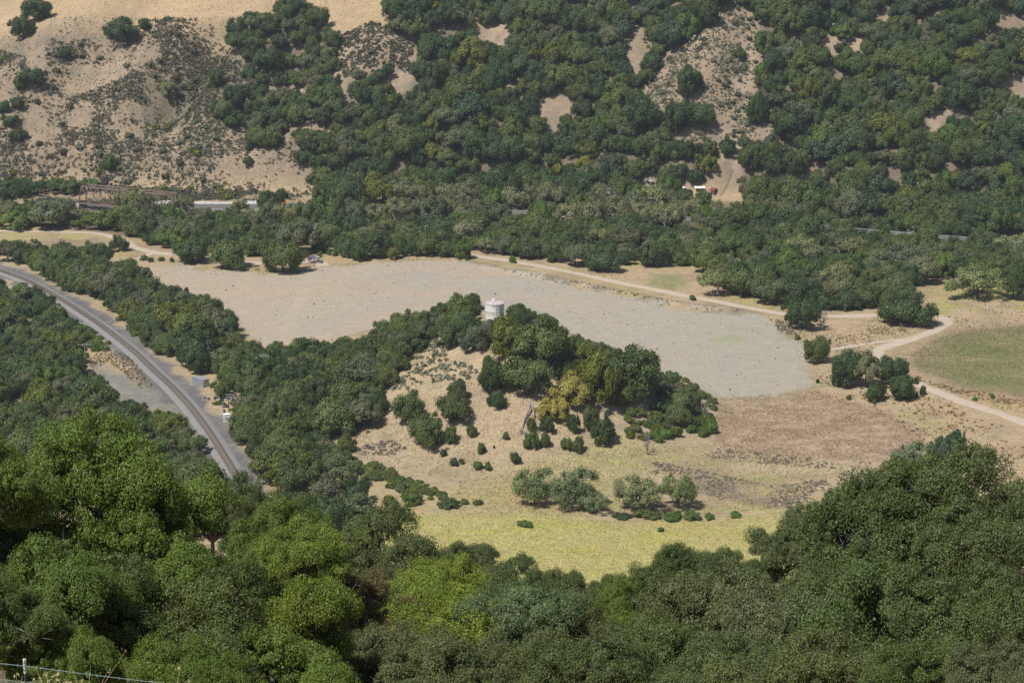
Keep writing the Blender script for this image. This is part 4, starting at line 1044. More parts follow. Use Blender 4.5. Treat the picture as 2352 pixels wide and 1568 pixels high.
# ------------------------------------------------------------------ single trees and bushes one can point at
def T(name, kind, u, v, w, h, tint, label, **kw):
    o = at_px(name, kind, u, v, w, h, tint, label, **kw)
    PLACED.append((o.location[0], o.location[1], o.scale[0])); return o
OAKS = [
 ('oak', 274, 578, 40, 40, 'dark', 'small round oak standing alone beside the bend of the dirt track'),
 ('oak', 440, 605, 78, 54, 'dark', 'dark low oak at the gravel field edge, nearest the dirt track fork'),
 ('oak', 523, 620, 94, 68, 'mid', 'broad olive oak between two others on the gravel field edge'),
 ('oak', 648, 629, 90, 72, 'mid', 'rounded oak on the gravel edge closest to the graffiti trailer'),
 ('oak', 825, 600, 44, 45, 'dark', 'small dark oak at the wood edge right of the graffiti trailer'),
 ('oak', 905, 596, 40, 36, 'olive', 'small yellowish oak at the wood edge above the gravel field'),
 ('oak', 1842, 760, 88, 72, 'dark', 'dark oak touching a grey leafless tree beside the dirt road'),
 ('oak', 2083, 748, 120, 80, 'dark', 'big domed oak inside the loop of the dirt road'),
 ('oak', 1877, 835, 60, 62, 'mid', 'light green round oak alone at the corner of the gravel field'),
 ('oak', 1945, 890, 84, 84, 'dark', 'oak at the gravel side of the cluster below the field track'),
 ('oak_tall', 1992, 893, 78, 92, 'pale', 'pale olive oak in the middle of the cluster below the field track'),
 ('oak', 2050, 885, 72, 66, 'dark', 'dark oak at the road side of the cluster below the field track'),
 ('oak', 2075, 921, 66, 60, 'dark', 'oak standing forward in the cluster, nearest the lower dirt road'),
 ('oak', 2011, 923, 54, 46, 'dark', 'small round oak standing forward at the foot of the cluster by the ploughed field'),
 ('oak_tall', 625, 505, 60, 62, 'dark', 'oak with pale trunk standing in front of the white barrier wall'),
 ('oak', 278, 102, 74, 52, 'dark', 'dark oak on the shoulder below the golden hilltop grass'),
 ('oak', 331, 70, 26, 26, 'dark', 'small dark oak at the rim of the scrub bowl'),
 ('oak', 82, 52, 62, 56, 'dark', 'upper oak of the pair on the golden slope in the top corner'),
 ('oak', 50, 96, 56, 52, 'dark', 'lower oak of the pair on the golden slope in the top corner'),
 ('oak', 145, 138, 32, 28, 'blue', 'small blue green oak alone amid low sage on the open slope'),
 ('oak', 74, 208, 58, 42, 'dark', 'dark oak on the open slope with a smaller green one at its side'),
 ('oak', 46, 212, 30, 34, 'mid', 'smaller green oak leaning on a dark one on the open slope'),
 ('oak', 40, 256, 28, 28, 'dark', 'round oak above the flat topped one near the picture edge on the open slope'),
 ('oak', 8, 262, 30, 28, 'dark', 'oak at the very edge of the picture on the open slope'),
 ('oak', 25, 295, 42, 24, 'dark', 'low flat topped oak on the open slope'),
 ('oak', 40, 330, 40, 32, 'dark', 'lowest round oak of the open slope above the bridge approach'),
 ('oak', 498, 205, 36, 42, 'dark', 'solitary oak on the crest of the diagonal rib beside the scrub bowl'),
 ('willow', 388, 232, 50, 36, 'wil', 'pale grey green willow in the bottom of the scrub bowl'),
 ('bush', 571, 348, 17, 26, 'dark', 'narrow dark bush, upper of two, on the tan slope above the highway'),
 ('bush', 571, 384, 26, 20, 'dark', 'round dark bush, lower of two, on the tan slope above the highway'),
 ('bay', 251, 402, 32, 42, 'bright', 'bright green tree low on the scrub slope above the truss bridge'),
 ('oak', 1582, 233, 66, 70, 'dark', 'round oak standing alone on the bare sage covered spur'),
 ('oak', 1560, 318, 62, 78, 'dark', 'oak at the foot of the bare spur on its wooded side'),
 ('oak', 1612, 296, 62, 50, 'dark', 'spreading oak low on the bare spur next to a taller one'),
 ('bush', 1698, 138, 32, 22, 'dark', 'small flat bush high on the bare spur'),
 ('oak', 1738, 298, 46, 82, 'dark', 'tall dark oak on the shaded edge of the bare spur'),
 ('oak', 1672, 362, 46, 46, 'dark', 'round oak alone in the grass strip above the red shed'),
 ('oak_tall', 890, 185, 26, 38, 'blue', 'slim blue green tree on the scrub patch beside the main wood'),
 ('bay', 1342, 410, 36, 44, 'lime', 'bright yellow green tree in the wood above the highway'),
 ('bay', 1278, 412, 26, 32, 'lime', 'small yellow green tree beside the brightest one in the wood'),
 ('bay', 900, 435, 40, 36, 'rust', 'rusty brown tree at the foot of the wooded hillside'),
 ('bay', 1824, 468, 42, 40, 'lime', 'round yellow tree in the wood below the cistern clearing'),
 ('bay', 1855, 250, 56, 66, 'olive', 'yellow green tree in the gully beyond the bare spur'),
 # the knoll
 ('oak', 795, 1037, 46, 44, 'mid', 'low round oak at the thicket side of the knoll foot'),
 ('oak', 978, 1030, 88, 74, 'mid', 'broad oak on the lower knoll slope, front of its clump'),
 ('oak', 1040, 975, 96, 72, 'mid', 'oak on the knoll slope whose crown meets the footpath'),
 ('oak', 1052, 930, 52, 56, 'dark', 'upright oak at the top of the clump beside the footpath'),
 ('oak', 940, 975, 80, 66, 'mid', 'oak on the knoll slope at the thicket end of the clump'),
 ('bush', 1035, 1019, 36, 40, 'mid', 'round bush at the downhill end of the knoll clump'),
 ('bush', 1082, 1005, 22, 30, 'mid', 'upright bush alone beside the footpath on the knoll'),
 ('bush', 1162, 1011, 16, 20, 'mid', 'tiny bush uphill on the bare knoll slope below the snag'),
 ('bush', 1106, 1041, 21, 24, 'mid', 'small bush low on the knoll, across the footpath from two dots of scrub'),
 ('bush', 1018, 1049, 15, 20, 'dark', 'tiny dark bush below the knoll clump'),
 ('bush', 1182, 1066, 27, 27, 'dark', 'round bush at the very foot of the knoll slope'),
 ('bush', 1221, 1032, 40, 44, 'mid', 'round bush, larger of two touching, below the fallen snag'),
 ('bush', 1250, 1027, 26, 36, 'mid', 'smaller bush touching a larger one below the fallen snag'),
 ('bush', 1257, 996, 32, 40, 'dark', 'dark bush beside the fallen snag, uphill of the touching two'),
 ('bush', 1219, 992, 22, 34, 'mid', 'green bush growing up through the fallen snag'),
 ('bush', 1318, 996, 30, 44, 'dark', 'dark pointed bush at the foot of the yellow tree'),
 ('oak', 1357, 992, 46, 56, 'mid', 'loose crowned small oak behind the big round bush on the knoll'),
 ('bush', 1388, 1023, 58, 66, 'dark', 'big dark round bush at the foot of the knoll'),
 ('bush', 1302, 1034, 30, 28, 'mid', 'pale half of a pair of bushes at the knoll foot'),
 ('bush', 1327, 1040, 34, 40, 'mid', 'fuller half of a pair of bushes at the knoll foot'),
 ('bay', 1310, 940, 90, 74, 'yellow', 'yellow leaved tree with pale stem on the knoll'),
 ('bay', 1270, 972, 68, 58, 'yellow', 'low tan yellow shrub beside the yellow tree on the knoll'),
 ('bay', 1163, 832, 92, 96, 'olive', 'yellow green oak in front of the water tank'),
 ('oak_tall', 1240, 855, 130, 120, 'mid', 'large open oak showing pale forked limbs behind the knoll clearing'),
 ('oak_tall', 1210, 920, 110, 90, 'mid', 'oak with long bare leaning trunk at the knoll clearing'),
 ('oak', 1130, 905, 62, 84, 'dark', 'dark dense oak above the footpath on the knoll'),
 ('bay', 1372, 935, 118, 128, 'olive', 'tall olive green tree at the shoulder of the knoll'),
 ('bay', 1345, 850, 70, 66, 'olive', 'yellowish tree on the knoll crest toward the gravel'),
 ('oak', 1460, 930, 120, 130, 'dark', 'large dark oak on the gravel side shoulder of the knoll'),
 ('oak', 1035, 800, 72, 70, 'mid', 'oak on the sage clearing below the water tank'),
 ('oak', 1085, 810, 58, 60, 'grey', 'greyish oak between the sage clearing and the water tank'),
 ('oak', 1124, 792, 50, 54, 'grey', 'small greyish oak hiding the foot of the water tank'),
 ('oak', 1150, 775, 44, 40, 'mid', 'small oak tucked between the water tank and the yellow green oak'),
 ('oak', 1140, 940, 40, 40, 'dark', 'low oak skirt below the dark dense oak on the knoll'),
 # meadow
 ('willow', 1228, 1162, 104, 84, 'wil', 'feathery willow at the thicket end of the meadow row'),
 ('willow', 1316, 1172, 92, 96, 'wil', 'tall willow with open limbs, second in the meadow row'),
 ('willow', 1362, 1180, 70, 48, 'wil', 'low willow crouched at the side of the tall one in the meadow'),
 ('willow', 1466, 1176, 104, 78, 'wil', 'wide willow, last but one in the meadow row'),
 ('willow', 1560, 1172, 84, 80, 'wil', 'round willow at the ploughed field end of the meadow row'),
 ('willow', 2250, 690, 130, 72, 'wil', 'big grey green willow thicket in the grass beyond the road loop'),
 ('oak', 2330, 690, 70, 80, 'dark', 'dark oak behind the willow thicket at the picture edge'),
 ('willow', 2092, 1095, 90, 78, 'wil', 'grey green willow behind the great foreground oak'),
 ('bay', 2170, 1082, 90, 84, 'blue', 'dark leaning tree behind the great foreground oak'),
 ('bay', 2200, 1052, 44, 70, 'blue', 'narrow tip of a tree rising beside the grey green willow'),
]
for kind, u, v, w, h, tint, lb in OAKS:
    nm = {'oak': 'oak_tree', 'oak_tall': 'oak_tree', 'bay': 'bay_tree', 'willow': 'willow_tree', 'bush': 'round_bush'}[kind]
    T(nm, kind, u, v, w, h, tint, lb, cat='bush' if kind == 'bush' else 'tree', jit=.08)
for kind, u, v, w, h, tint, lb in [('sycamore', 298, 514, 66, 84, 'pale', 'pale sycamore hiding the middle of the truss bridge'), ('sycamore', 328, 510, 60, 74, 'pale', 'second pale sycamore in front of the truss bridge, nearer the white wall'),
        ('sycamore', 415, 505, 60, 56, 'pale', 'white limbed sycamore at the bridge end of the white wall'), ('oak_tall', 312, 514, 60, 70, 'grey', 'greyish oak between the two sycamores before the truss bridge'), ('sycamore', 372, 512, 54, 46, 'grey', 'dull sycamore below the far truss end'), ('sycamore', 548, 505, 40, 44, 'pale', 'sycamore standing before the middle of the white wall'), ('oak_tall', 115, 528, 110, 66, 'grey', 'brownish wide oak with pale limbs below the bridge approach'), ('bay', 225, 527, 110, 40, 'bright', 'bright green brush below the truss bridge'), ('bay', 30, 527, 90, 46, 'bright', 'bright green brush at the edge below the bridge approach')]:
    T({'sycamore': 'sycamore_tree', 'oak_tall': 'oak_tree', 'bay': 'bay_tree'}[kind], kind, u, v, w, h, tint, lb)
for kind, u, v, w, h, tint, lb in [('oak', 18, 474, 100, 60, 'dark', 'dark oak at the picture edge beside the bridge approach'), ('oak', 62, 452, 70, 40, 'dark', 'dark oak behind the bridge abutment'), ('bay', 150, 447, 70, 36, 'mid', 'green bushy tree behind the approach of the truss bridge'), ('bay', 118, 440, 50, 28, 'mid', 'low green tree on the hill foot behind the bridge abutment'), ('bay', 205, 440, 46, 30, 'bright', 'fresh green tree seen through the truss bridge')]:
    T({'oak': 'oak_tree', 'bay': 'bay_tree'}[kind], kind, u, v, w, h, tint, lb)
SMALL = [(1210, 1210, 38, 12), (1518, 1221, 20, 9), (1690, 1187, 34, 10), (895, 1168, 32, 26), (945, 1158, 48, 28), (1032, 1168, 44, 20), (880, 1188, 18, 12), (862, 1196, 14, 10),
         (925, 1192, 16, 10), (948, 1196, 14, 8), (1065, 1158, 20, 12), (1098, 1160, 24, 12), (880, 1222, 30, 22), (1490, 1190, 60, 16), (1545, 1192, 50, 14), (1590, 1193, 44, 16), (1630, 1192, 30, 12), (1430, 1190, 40, 10),
         (2278, 914, 14, 10), (2240, 920, 12, 9), (2120, 907, 16, 20), (2105, 913, 12, 14), (1832, 780, 16, 10), (1590, 690, 18, 11), (1178, 604, 18, 16), (1915, 885, 10, 10), (1878, 880, 8, 10),
         (1930, 885, 16, 14), (1950, 918, 14, 10), (2275, 1056, 20, 16), (2252, 1070, 18, 12), (2232, 1082, 14, 12), (1043, 1070, 22, 16), (1060, 1066, 14, 12), (1098, 1078, 30, 16), (1120, 1080, 20, 18), (1135, 1030, 6, 8),
         (735, 590, 14, 12), (770, 588, 16, 14), (790, 592, 14, 14), (800, 586, 12, 10), (700, 590, 20, 14), (755, 586, 12, 14), (370, 600, 16, 10), (395, 602, 12, 10), (330, 598, 18, 12), (345, 602, 14, 10)]
for u, v, w, h in SMALL:
    if v > 1140: wh = 'small green bush dotted over the yellow meadow'; g = 'bushes in the yellow meadow'
    elif u > 1800: wh = 'small green bush in the dry grass by the lower dirt road'; g = 'bushes along the lower dirt road'
    elif v > 1000: wh = 'small green bush in the dry grass at the knoll foot'; g = 'bushes at the knoll foot'
    else: wh = 'small green bush on the verge between gravel field and wood'; g = 'bushes on the field verge'
    tn = RN.choice(['mid', 'dark', 'bright']); o = T('small_bush', 'bush', u, v, w, h * 1.15, tn, wh, cat='bush', group=g); PEND.append((o, (DESC[tn], 'small bush'), u, v - h / 2))

# bare and dead trees
def dead(u, v, w, h, label, pale=False, name='bare_tree', tilt=(0, 0)):
    p = hit(u, v); s = ppm(p); R = w / s / 2; H = h / s
    o = link(name, None, loc=p, rot=(tilt[0], tilt[1], RN.uniform(0, 6)), scale=(R * 1.15, R * 1.15, H * .95), label=label, cat='tree')
    link('branches', RN.choice(DEADP if pale else DEAD), o)
dead(1418, 626, 42, 44, 'bare grey dead tree standing in the grass above the dirt road')
dead(1887, 760, 54, 62, 'grey leafless tree beside the dark oak by the dirt road')
dead(1485, 1043, 56, 56, 'grey leafless shrub tree at the edge of the meadow under the knoll', name='bare_shrub')
dead(2112, 570, 80, 66, 'large pale leafless tree at the highway in the far woods', True)
dead(2118, 645, 70, 56, 'pale leafless tree with crooked limbs near the second woods gap', True)
dead(340, 525, 70, 56, 'grey leafless tree below the truss bridge end')
dead(2335, 610, 60, 80, 'tall white limbed bare tree at the picture edge beyond the willow thicket', True)
dead(1800, 520, 50, 50, 'white limbed bare tree in the wood below the yellow tree', True)
dead(795, 480, 40, 46, 'white limbed bare tree at the highway in the woods', True)
dead(1620, 960, 60, 46, 'pale leafless branches over the green thicket beside the gravel')
for u, v, w, h, lb in [(1500, 478, 34, 62, 'pale snag rising from the trees below the grey roofed shed'), (1640, 520, 40, 60, 'white limbed snag in the belt of trees below the red shed'), (1575, 512, 36, 58, 'pale snag in the belt below the white canopy'), (1725, 505, 36, 60, 'pale bare crown above the highway, toward the round yellow tree'),
        (1445, 492, 34, 62, 'bare pale crown beside the pole with pale boxes'), (965, 492, 36, 58, 'bare pale crown among the roadside trees below the rusty brown tree'), (2232, 190, 40, 52, 'pale dead branches on the slope by the edge clearing'), (1950, 515, 38, 58, 'white snag in the far woods near the big leafless tree'), (1310, 560, 34, 52, 'grey snag at the wood edge above the dirt road start'),
        (880, 575, 34, 50, 'grey snag above the small yellowish oak'), (1215, 425, 34, 54, 'pale dead crown in the wood left of the brightest yellow tree'), (1075, 60, 36, 56, 'pale dead crown beside the uppermost tan clearing'), (2010, 300, 34, 52, 'pale snag on the wooded slope before the diagonal bare ridge'), (1240, 842, 46, 70, 'pale forked limbs in the open oak on the knoll'), (770, 800, 30, 40, 'grey twiggy crown at the end of the gravel path'), (650, 960, 34, 48, 'grey twiggy crown inside the thicket by the railway')]:
    dead(u, v, w, h, lb, pale=(u % 3 != 0))
# fallen snag on the knoll
p = hit(1215, 985); sn = link('fallen_snag', None, loc=p, label='grey forked dead trunk fallen on the bare knoll slope', cat='dead tree')
def snp(u, v, z): return hit(u, v) + np.array([0, 0, z]) - p
b = MB(); b.tube([snp(1208, 935, 2.6), snp(1218, 940, 2.2), snp(1214, 952, 1.4), snp(1205, 966, .8), snp(1200, 985, .3), snp(1200, 1000, .2)], [.28, .4, .3, .26, .2, .08], 7)
b.build('trunk', 'dead_wood', sn, True)
b = MB(); b.tube([snp(1218, 940, 2.2), snp(1224, 948, 1.8), snp(1226, 962, 1.2), snp(1222, 975, .3)], [.3, .26, .2, .1], 6); b.tube([snp(1226, 956, 1.4), snp(1232, 962, 1.0), snp(1242, 966, .6)], [.12, .09, .03], 5)
b.build('limb', 'dead_wood', sn, True)
for i, (u, v) in enumerate([(1195, 1000), (1205, 1008), (1232, 985)]):
    q = hit(u, v) - p; k = link('twigs', DEAD[i], sn, q, (.9 * (1 if i % 2 else -1), .4, i * 2.0), (2.6, 2.6, 3.0))

# ------------------------------------------------------------------ woods
def namer(tint, what, zone_fn=None): return (DESC[tint], what)
HILLMIX = [(37, 'dark_hill_oak', 'oak', 'dark', namer('dark', 'oak')), (22, 'green_hill_oak', 'oak', 'mid', namer('mid', 'oak')), (12, 'grey_oak', 'oak_tall', 'grey', namer('grey', 'oak')),  # oak names split by leaf tint and zone, not by species
           (4, 'bay_tree', 'bay', 'olive', namer('olive', 'bay tree')), (10, 'bay_tree', 'bay', 'mid', namer('mid', 'bay tree')), (12, 'bay_tree', 'bay', 'blue', namer('blue', 'bay tree')), (3, 'buckeye_tree', 'bay', 'bright', namer('bright', 'buckeye')), (4, 'laurel_tree', 'cone', 'olive', namer('olive', 'laurel')), (7, 'laurel_tree', 'cone', 'mid', namer('mid', 'laurel'))]
keep_line([(0, 622), (50, 642)]); keep_line([(125, 680), (160, 701), (230, 747), (300, 802), (350, 850), (400, 897), (440, 941), (480, 995), (510, 1042), (535, 1083), (552, 1110)], 6)
keep_line([(150, 705), (220, 757), (290, 812), (340, 860), (390, 907), (425, 950), (465, 1005)], 8); keep_line([(180, 705), (250, 752), (320, 805), (375, 850), (420, 895), (465, 940), (510, 1000), (540, 1050), (562, 1100)], 8)
for pg in CLEAR: keep_area(pg, 9, 7)
keep_line([(390, 470), (600, 468)], 6, 955); keep_line([(400, 478), (590, 478)], 8, 945); keep_line([(640, 463), (700, 466)], 5, 955); keep_line([(1175, 490), (1208, 492)], 6, 935)
keep_line([(90, 446), (180, 462)], 6, 930); keep_line([(185, 428), (272, 440)], 6, 925); keep_line([(182, 464), (250, 470)], 6, 925); keep_line([(345, 446), (385, 451)], 6, 915)
keep_area([(1482, 405), (1508, 405), (1508, 428), (1482, 428)], 5, 1); keep_area([(1559, 427), (1582, 427), (1582, 440), (1559, 440)], 4, 1); keep_area([(1593, 427), (1621, 427), (1621, 438), (1593, 438)], 4, 1); keep_area([(1625, 428), (1650, 428), (1650, 448), (1625, 448)], 4, 1); keep_area([(506, 905), (534, 905), (534, 972), (506, 972)], 7, 1); keep_area([(1835, 388), (1862, 388), (1862, 410), (1835, 410)], 6, 1)
keep_area([(345, 626), (400, 610), (600, 630), (760, 612), (1000, 600), (1180, 626), (1500, 700), (1760, 728), (1850, 800), (1880, 882), (1640, 905), (1500, 845), (1300, 762), (1200, 705), (1060, 655), (930, 665), (800, 725), (745, 765), (600, 795), (560, 735), (490, 690), (420, 665)], 14, 4)
keep_line([(1080, 592), (1170, 598), (1300, 622), (1420, 648), (1550, 673), (1650, 692), (1750, 713)], 9); keep_line([(225, 538), (310, 568), (400, 584)], 8); keep_line([(0, 540), (220, 545)], 9)
keep_area([(1115, 696), (1157, 696), (1157, 735), (1130, 738), (1118, 745)], 5, 1)
keep_area([(960, 800), (1000, 770), (1040, 838), (1100, 850), (1085, 875), (1030, 880), (930, 930), (885, 900)], 10, 3); keep_area([(1090, 930), (1180, 945), (1240, 975), (1180, 1060), (1090, 1050), (1075, 990)], 12, 3); keep_area([(740, 1000), (790, 1000), (860, 1030), (880, 1060), (1000, 1080), (1150, 1090), (1100, 1110), (950, 1080), (820, 1040)], 10, 3)
keep_area([(860, 1110), (900, 1120), (870, 1180), (850, 1150)], 8, 2); keep_area([(205, 840), (270, 860), (370, 920), (430, 985), (380, 945), (260, 890)], 9, 2)
n1 = fill(F1, CLEAR, (5.0, 10.4), HILLMIX, n=34000, sep=.48, seed=21, hrat=(1.25, 1.9))
n2 = 0
for i, pg in enumerate([[(532, 32), (600, 40), (650, 14), (702, 14), (742, 60), (768, 100), (766, 165), (700, 188), (640, 188), (618, 150), (560, 130), (530, 100)],
     [(560, 138), (602, 150), (606, 212), (578, 208)], [(508, 245), (590, 212), (680, 228), (692, 268), (625, 332), (588, 332), (580, 282), (510, 288)],
     [(716, 188), (782, 196), (776, 282), (722, 290), (690, 270)], [(808, 180), (862, 158), (898, 190), (900, 245), (850, 247), (812, 208)], [(690, 300), (762, 322), (784, 405), (738, 416), (716, 388), (698, 348)],
     [(755, 235), (830, 248), (800, 300), (760, 300)]]):
    n2 += fill(pg, [[(600, 80), (640, 85), (620, 110)]], (4.6, 8.6), HILLMIX[:3], n=1600, sep=.50, seed=40 + i, hrat=(1.2, 1.7))
def no_road(x, y, R):
    ok = np.ones(len(x), bool)
    for k in ROADS: ok &= segdist(x, y, [tuple(q) for q in ROADS[k][0][::3]]) > R * .8 + 3
    ok &= segdist(x, y, [tuple(q) for q in RAIL[::4]]) > R + 3.2
    hy = np.interp(x, HWY[:, 0], HWY[:, 1]); ok &= np.abs(y - hy) > 8.5 + R * .55
    q = P0[None, :2] + E[None, :2] * np.linspace(-AP, BL, 20)[:, None]
    ok &= segdist(x, y, [tuple(a) for a in q]) > R + 1.0
    ok &= ~((sdpoly(x, y, GRAVEL) > -R * .8) & (hm(x, y) < 2.5))
    ok &= np.hypot(x - TP[0], y - TP[1]) > TR + R * .8
    return ok
# creek-side belt: pale sycamores near the highway, oaks toward the field
SYC = [(34, 'sycamore_tree', 'sycamore', 'pale', namer('pale', 'sycamore')), (10, 'sycamore_tree', 'sycamore', 'grey', namer('grey', 'sycamore')), (20, 'grey_oak', 'oak_tall', 'grey', namer('grey', 'oak')), (22, 'cottonwood_tree', 'bay', 'mid', namer('mid', 'cottonwood')), (8, 'cottonwood_tree', 'bay', 'bright', namer('bright', 'cottonwood'))]
BELT = [(34, 'green_valley_oak', 'oak', 'mid', namer('mid', 'oak')), (26, 'dark_valley_oak', 'oak', 'dark', namer('dark', 'oak')), (20, 'grey_oak', 'oak_tall', 'grey', namer('grey', 'oak')), (6, 'cottonwood_tree', 'bay', 'bright', namer('bright', 'cottonwood')), (6, 'sycamore_tree', 'sycamore', 'pale', namer('pale', 'sycamore'))]  # same oaks as on the hill, named apart by zone
GAPS = [[(395, 462), (605, 462), (605, 482), (395, 486)], [(648, 460), (700, 460), (700, 476), (648, 476)], [(1172, 484), (1212, 484), (1212, 500), (1172, 500)], [(178, 425), (275, 430), (275, 474), (178, 470)], [(85, 440), (178, 455), (178, 472), (85, 462)]]
n3 = fill([(0, 478), (130, 480), (290, 470), (330, 452), (440, 470), (520, 486), (620, 484), (700, 470), (770, 440), (1000, 446), (1300, 446), (1480, 448), (1540, 462), (1650, 470), (1780, 462), (1870, 505), (1700, 515), (1500, 520), (1200, 505), (1000, 505), (700, 505), (420, 515), (280, 510), (0, 512)], GAPS, (5.0, 8.0), SYC, n=9000, sep=.58, hrat=(1.5, 2.2), seed=61, avoid=no_road)
n4 = fill([(0, 500), (290, 502), (420, 505), (700, 500), (1000, 495), (1400, 505), (1800, 500), (2100, 520), (2420, 560), (2420, 640), (2290, 640), (2200, 620), (2075, 640), (2078, 690), (1990, 712), (1900, 706), (1790, 684), (1650, 660), (1635, 606), (1540, 596), (1480, 592), (1380, 610), (1250, 580), (1130, 584), (1000, 578), (900, 580), (800, 584), (700, 570), (600, 572), (400, 578), (310, 560), (290, 528), (0, 522)], GAPS, (5.0, 9.4), BELT, n=16000, sep=.56, hrat=(1.1, 1.6), seed=63, avoid=no_road)
WM = lambda z: [(40, 'green_valley_oak', 'oak', 'mid', namer('mid', 'oak', z)), (34, 'dark_valley_oak', 'oak', 'dark', namer('dark', 'oak', z)), (14, 'grey_oak', 'oak_tall', 'grey', namer('grey', 'oak', z)), (8, 'bay_tree', 'bay', 'mid', namer('mid', 'bay tree', z)), (4, 'bay_tree', 'bay', 'olive', namer('olive', 'bay tree', z))]
n5 = fill([(-40, 562), (60, 570), (110, 575), (235, 578), (240, 640), (290, 612), (340, 640), (385, 690), (420, 678), (470, 700), (560, 735), (590, 780), (602, 870), (590, 920), (490, 905), (470, 850), (370, 790), (300, 725), (230, 668), (180, 668), (100, 640), (50, 615), (-40, 585)], [[(240, 590), (300, 600), (300, 615), (245, 640)]], (5.0, 9.0), WM(0), n=6000, sep=.54, seed=71, hrat=(1.2, 1.7), avoid=no_road)
n6 = fill([(-60, 650), (40, 668), (110, 700), (150, 705), (168, 740), (195, 790), (180, 820), (230, 900), (300, 935), (380, 925), (405, 965), (490, 1030), (545, 1100), (560, 1140), (440, 1150), (-60, 1060)], [[(150, 760), (235, 800), (230, 830), (170, 800)], [(198, 838), (300, 880), (400, 930), (380, 960), (250, 905)]], (4.6, 8.4), WM(0) + [(10, 'bay_tree', 'bay', 'bright', namer('bright', 'bay tree', 0))], n=9000, sep=.62, seed=73, hrat=(1.0, 1.5), avoid=no_road)
n7 = fill([(600, 800), (690, 795), (760, 800), (800, 790), (870, 860), (885, 905), (880, 945), (800, 960), (720, 985), (790, 1040), (770, 1060), (850, 1180), (840, 1200), (700, 1190), (560, 1090), (545, 1010), (535, 960), (590, 905)], [[(770, 1060), (850, 1085), (1020, 1150), (850, 1140)]], (4.2, 8.0), WM(0), n=8000, sep=.55, seed=75, hrat=(1.1, 1.6), avoid=no_road)
n8 = fill([(760, 745), (800, 735), (860, 735), (930, 700), (960, 672), (1060, 668), (1110, 680), (1200, 715), (1280, 755), (1330, 790), (1420, 805), (1480, 800), (1520, 850), (1560, 880), (1600, 930), (1560, 960), (1480, 900), (1440, 930), (1300, 860), (1180, 790), (1090, 760), (1010, 740), (965, 775), (955, 850), (880, 890), (800, 830), (755, 790)],
     [[(1108, 694), (1162, 694), (1162, 742), (1108, 742)]], (4.0, 7.2), WM(0), n=9000, sep=.52, seed=77, hrat=(1.15, 1.6), avoid=lambda x, y, R: no_road(x, y, R) & (hm(x, y) > 2.0))
# green shrubbery: beside the knoll, down the thicket's edge, by the railway
SH = lambda w, g: [(5, 'leafy_shrub', 'bush', 'mid', ('mid green', 'shrub'), 'shrub'), (4, 'leafy_shrub', 'bush', 'bright', ('bright green', 'shrub'), 'shrub'), (2, 'leafy_shrub', 'bush', 'olive', ('olive', 'shrub'), 'shrub')]
n9 = fill([(1445, 940), (1500, 925), (1560, 930), (1620, 940), (1645, 970), (1640, 1000), (1580, 985), (1500, 1010), (1440, 1005)], [], (1.6, 3.0), SH('in the bright thicket at the gravel end of the knoll', 'shrubs at the knoll end'), n=1500, sep=.55, seed=81, hrat=(.9, 1.3))
n9 += fill([(785, 1045), (860, 1060), (940, 1095), (1020, 1130), (1025, 1150), (960, 1150), (880, 1110), (800, 1075)], [], (1.3, 2.4), SH('in the tongue of brush between thicket and meadow', 'shrubs at the thicket tongue'), n=1500, sep=.55, seed=83, hrat=(.7, 1.1))
n9 += fill([(270, 728), (300, 735), (350, 770), (372, 805), (340, 795), (290, 755)], [], (1.3, 2.2), SH('on the verge between railway ballast and oaks', 'railway verge shrubs'), n=600, sep=.55, seed=85, hrat=(.7, 1.0))
n9 += fill([(145, 742), (200, 745), (258, 785), (250, 805), (190, 800), (160, 770)], [], (1.4, 2.6), SH('on the outer verge of the railway curve', 'outer railway shrubs'), n=900, sep=.55, seed=87, hrat=(.7, 1.0))
n9 += fill([(475, 915), (530, 925), (575, 905), (600, 925), (560, 960), (540, 1000), (500, 955)], [], (1.1, 2.0), SH('around the railway signal cabinet', 'shrubs at the signal cabinet'), n=700, sep=.6, seed=89, hrat=(.7, 1.1), avoid=lambda x, y, R: segdist(x, y, [tuple(q) for q in RAIL[::4]]) > 9)
n9 += fill([(1560, 860), (1640, 920), (1640, 950), (1600, 930)], [], (1.2, 2.2), SH('on the gravel brink under the knoll', 'shrubs on the gravel brink'), n=600, sep=.6, seed=91, hrat=(.8, 1.1))

grow_specs()
# ------------------------------------------------------------------ sage scrub
def scrub_mesh(name, pts, label, cat, seed, nq=20):
    """pts: x, y, z, radius, colour mix. One mesh of many little twiggy tufts (nobody could count them)."""
    rng = np.random.RandomState(seed); n = len(pts)
    P = np.repeat(pts, nq, 0); d = dirs(len(P), rng, -.1); r = P[:, 3:4]
    c = P[:, :3] + d * r * rng.uniform(.45, 1.0, (len(P), 1)) * np.array([1, 1, .8]); c[:, 2] += P[:, 3] * .15
    nr = d * .6 + rng.normal(size=d.shape) * .5 + np.array([0, 0, .3]); nr /= np.linalg.norm(nr, axis=1)[:, None]
    v, f = quad_leaves(c, nr, P[:, 3] * .75, rng, .8)
    tint = np.clip(P[:, 4] * .6 + rng.rand(len(P)) * .4, 0, .97)
    o = link(name, mesh(name, v, f, 'leaf_scrub', False, {'tint': np.repeat(tint, 4)}), kind='stuff', label=label, cat=cat)
    return o
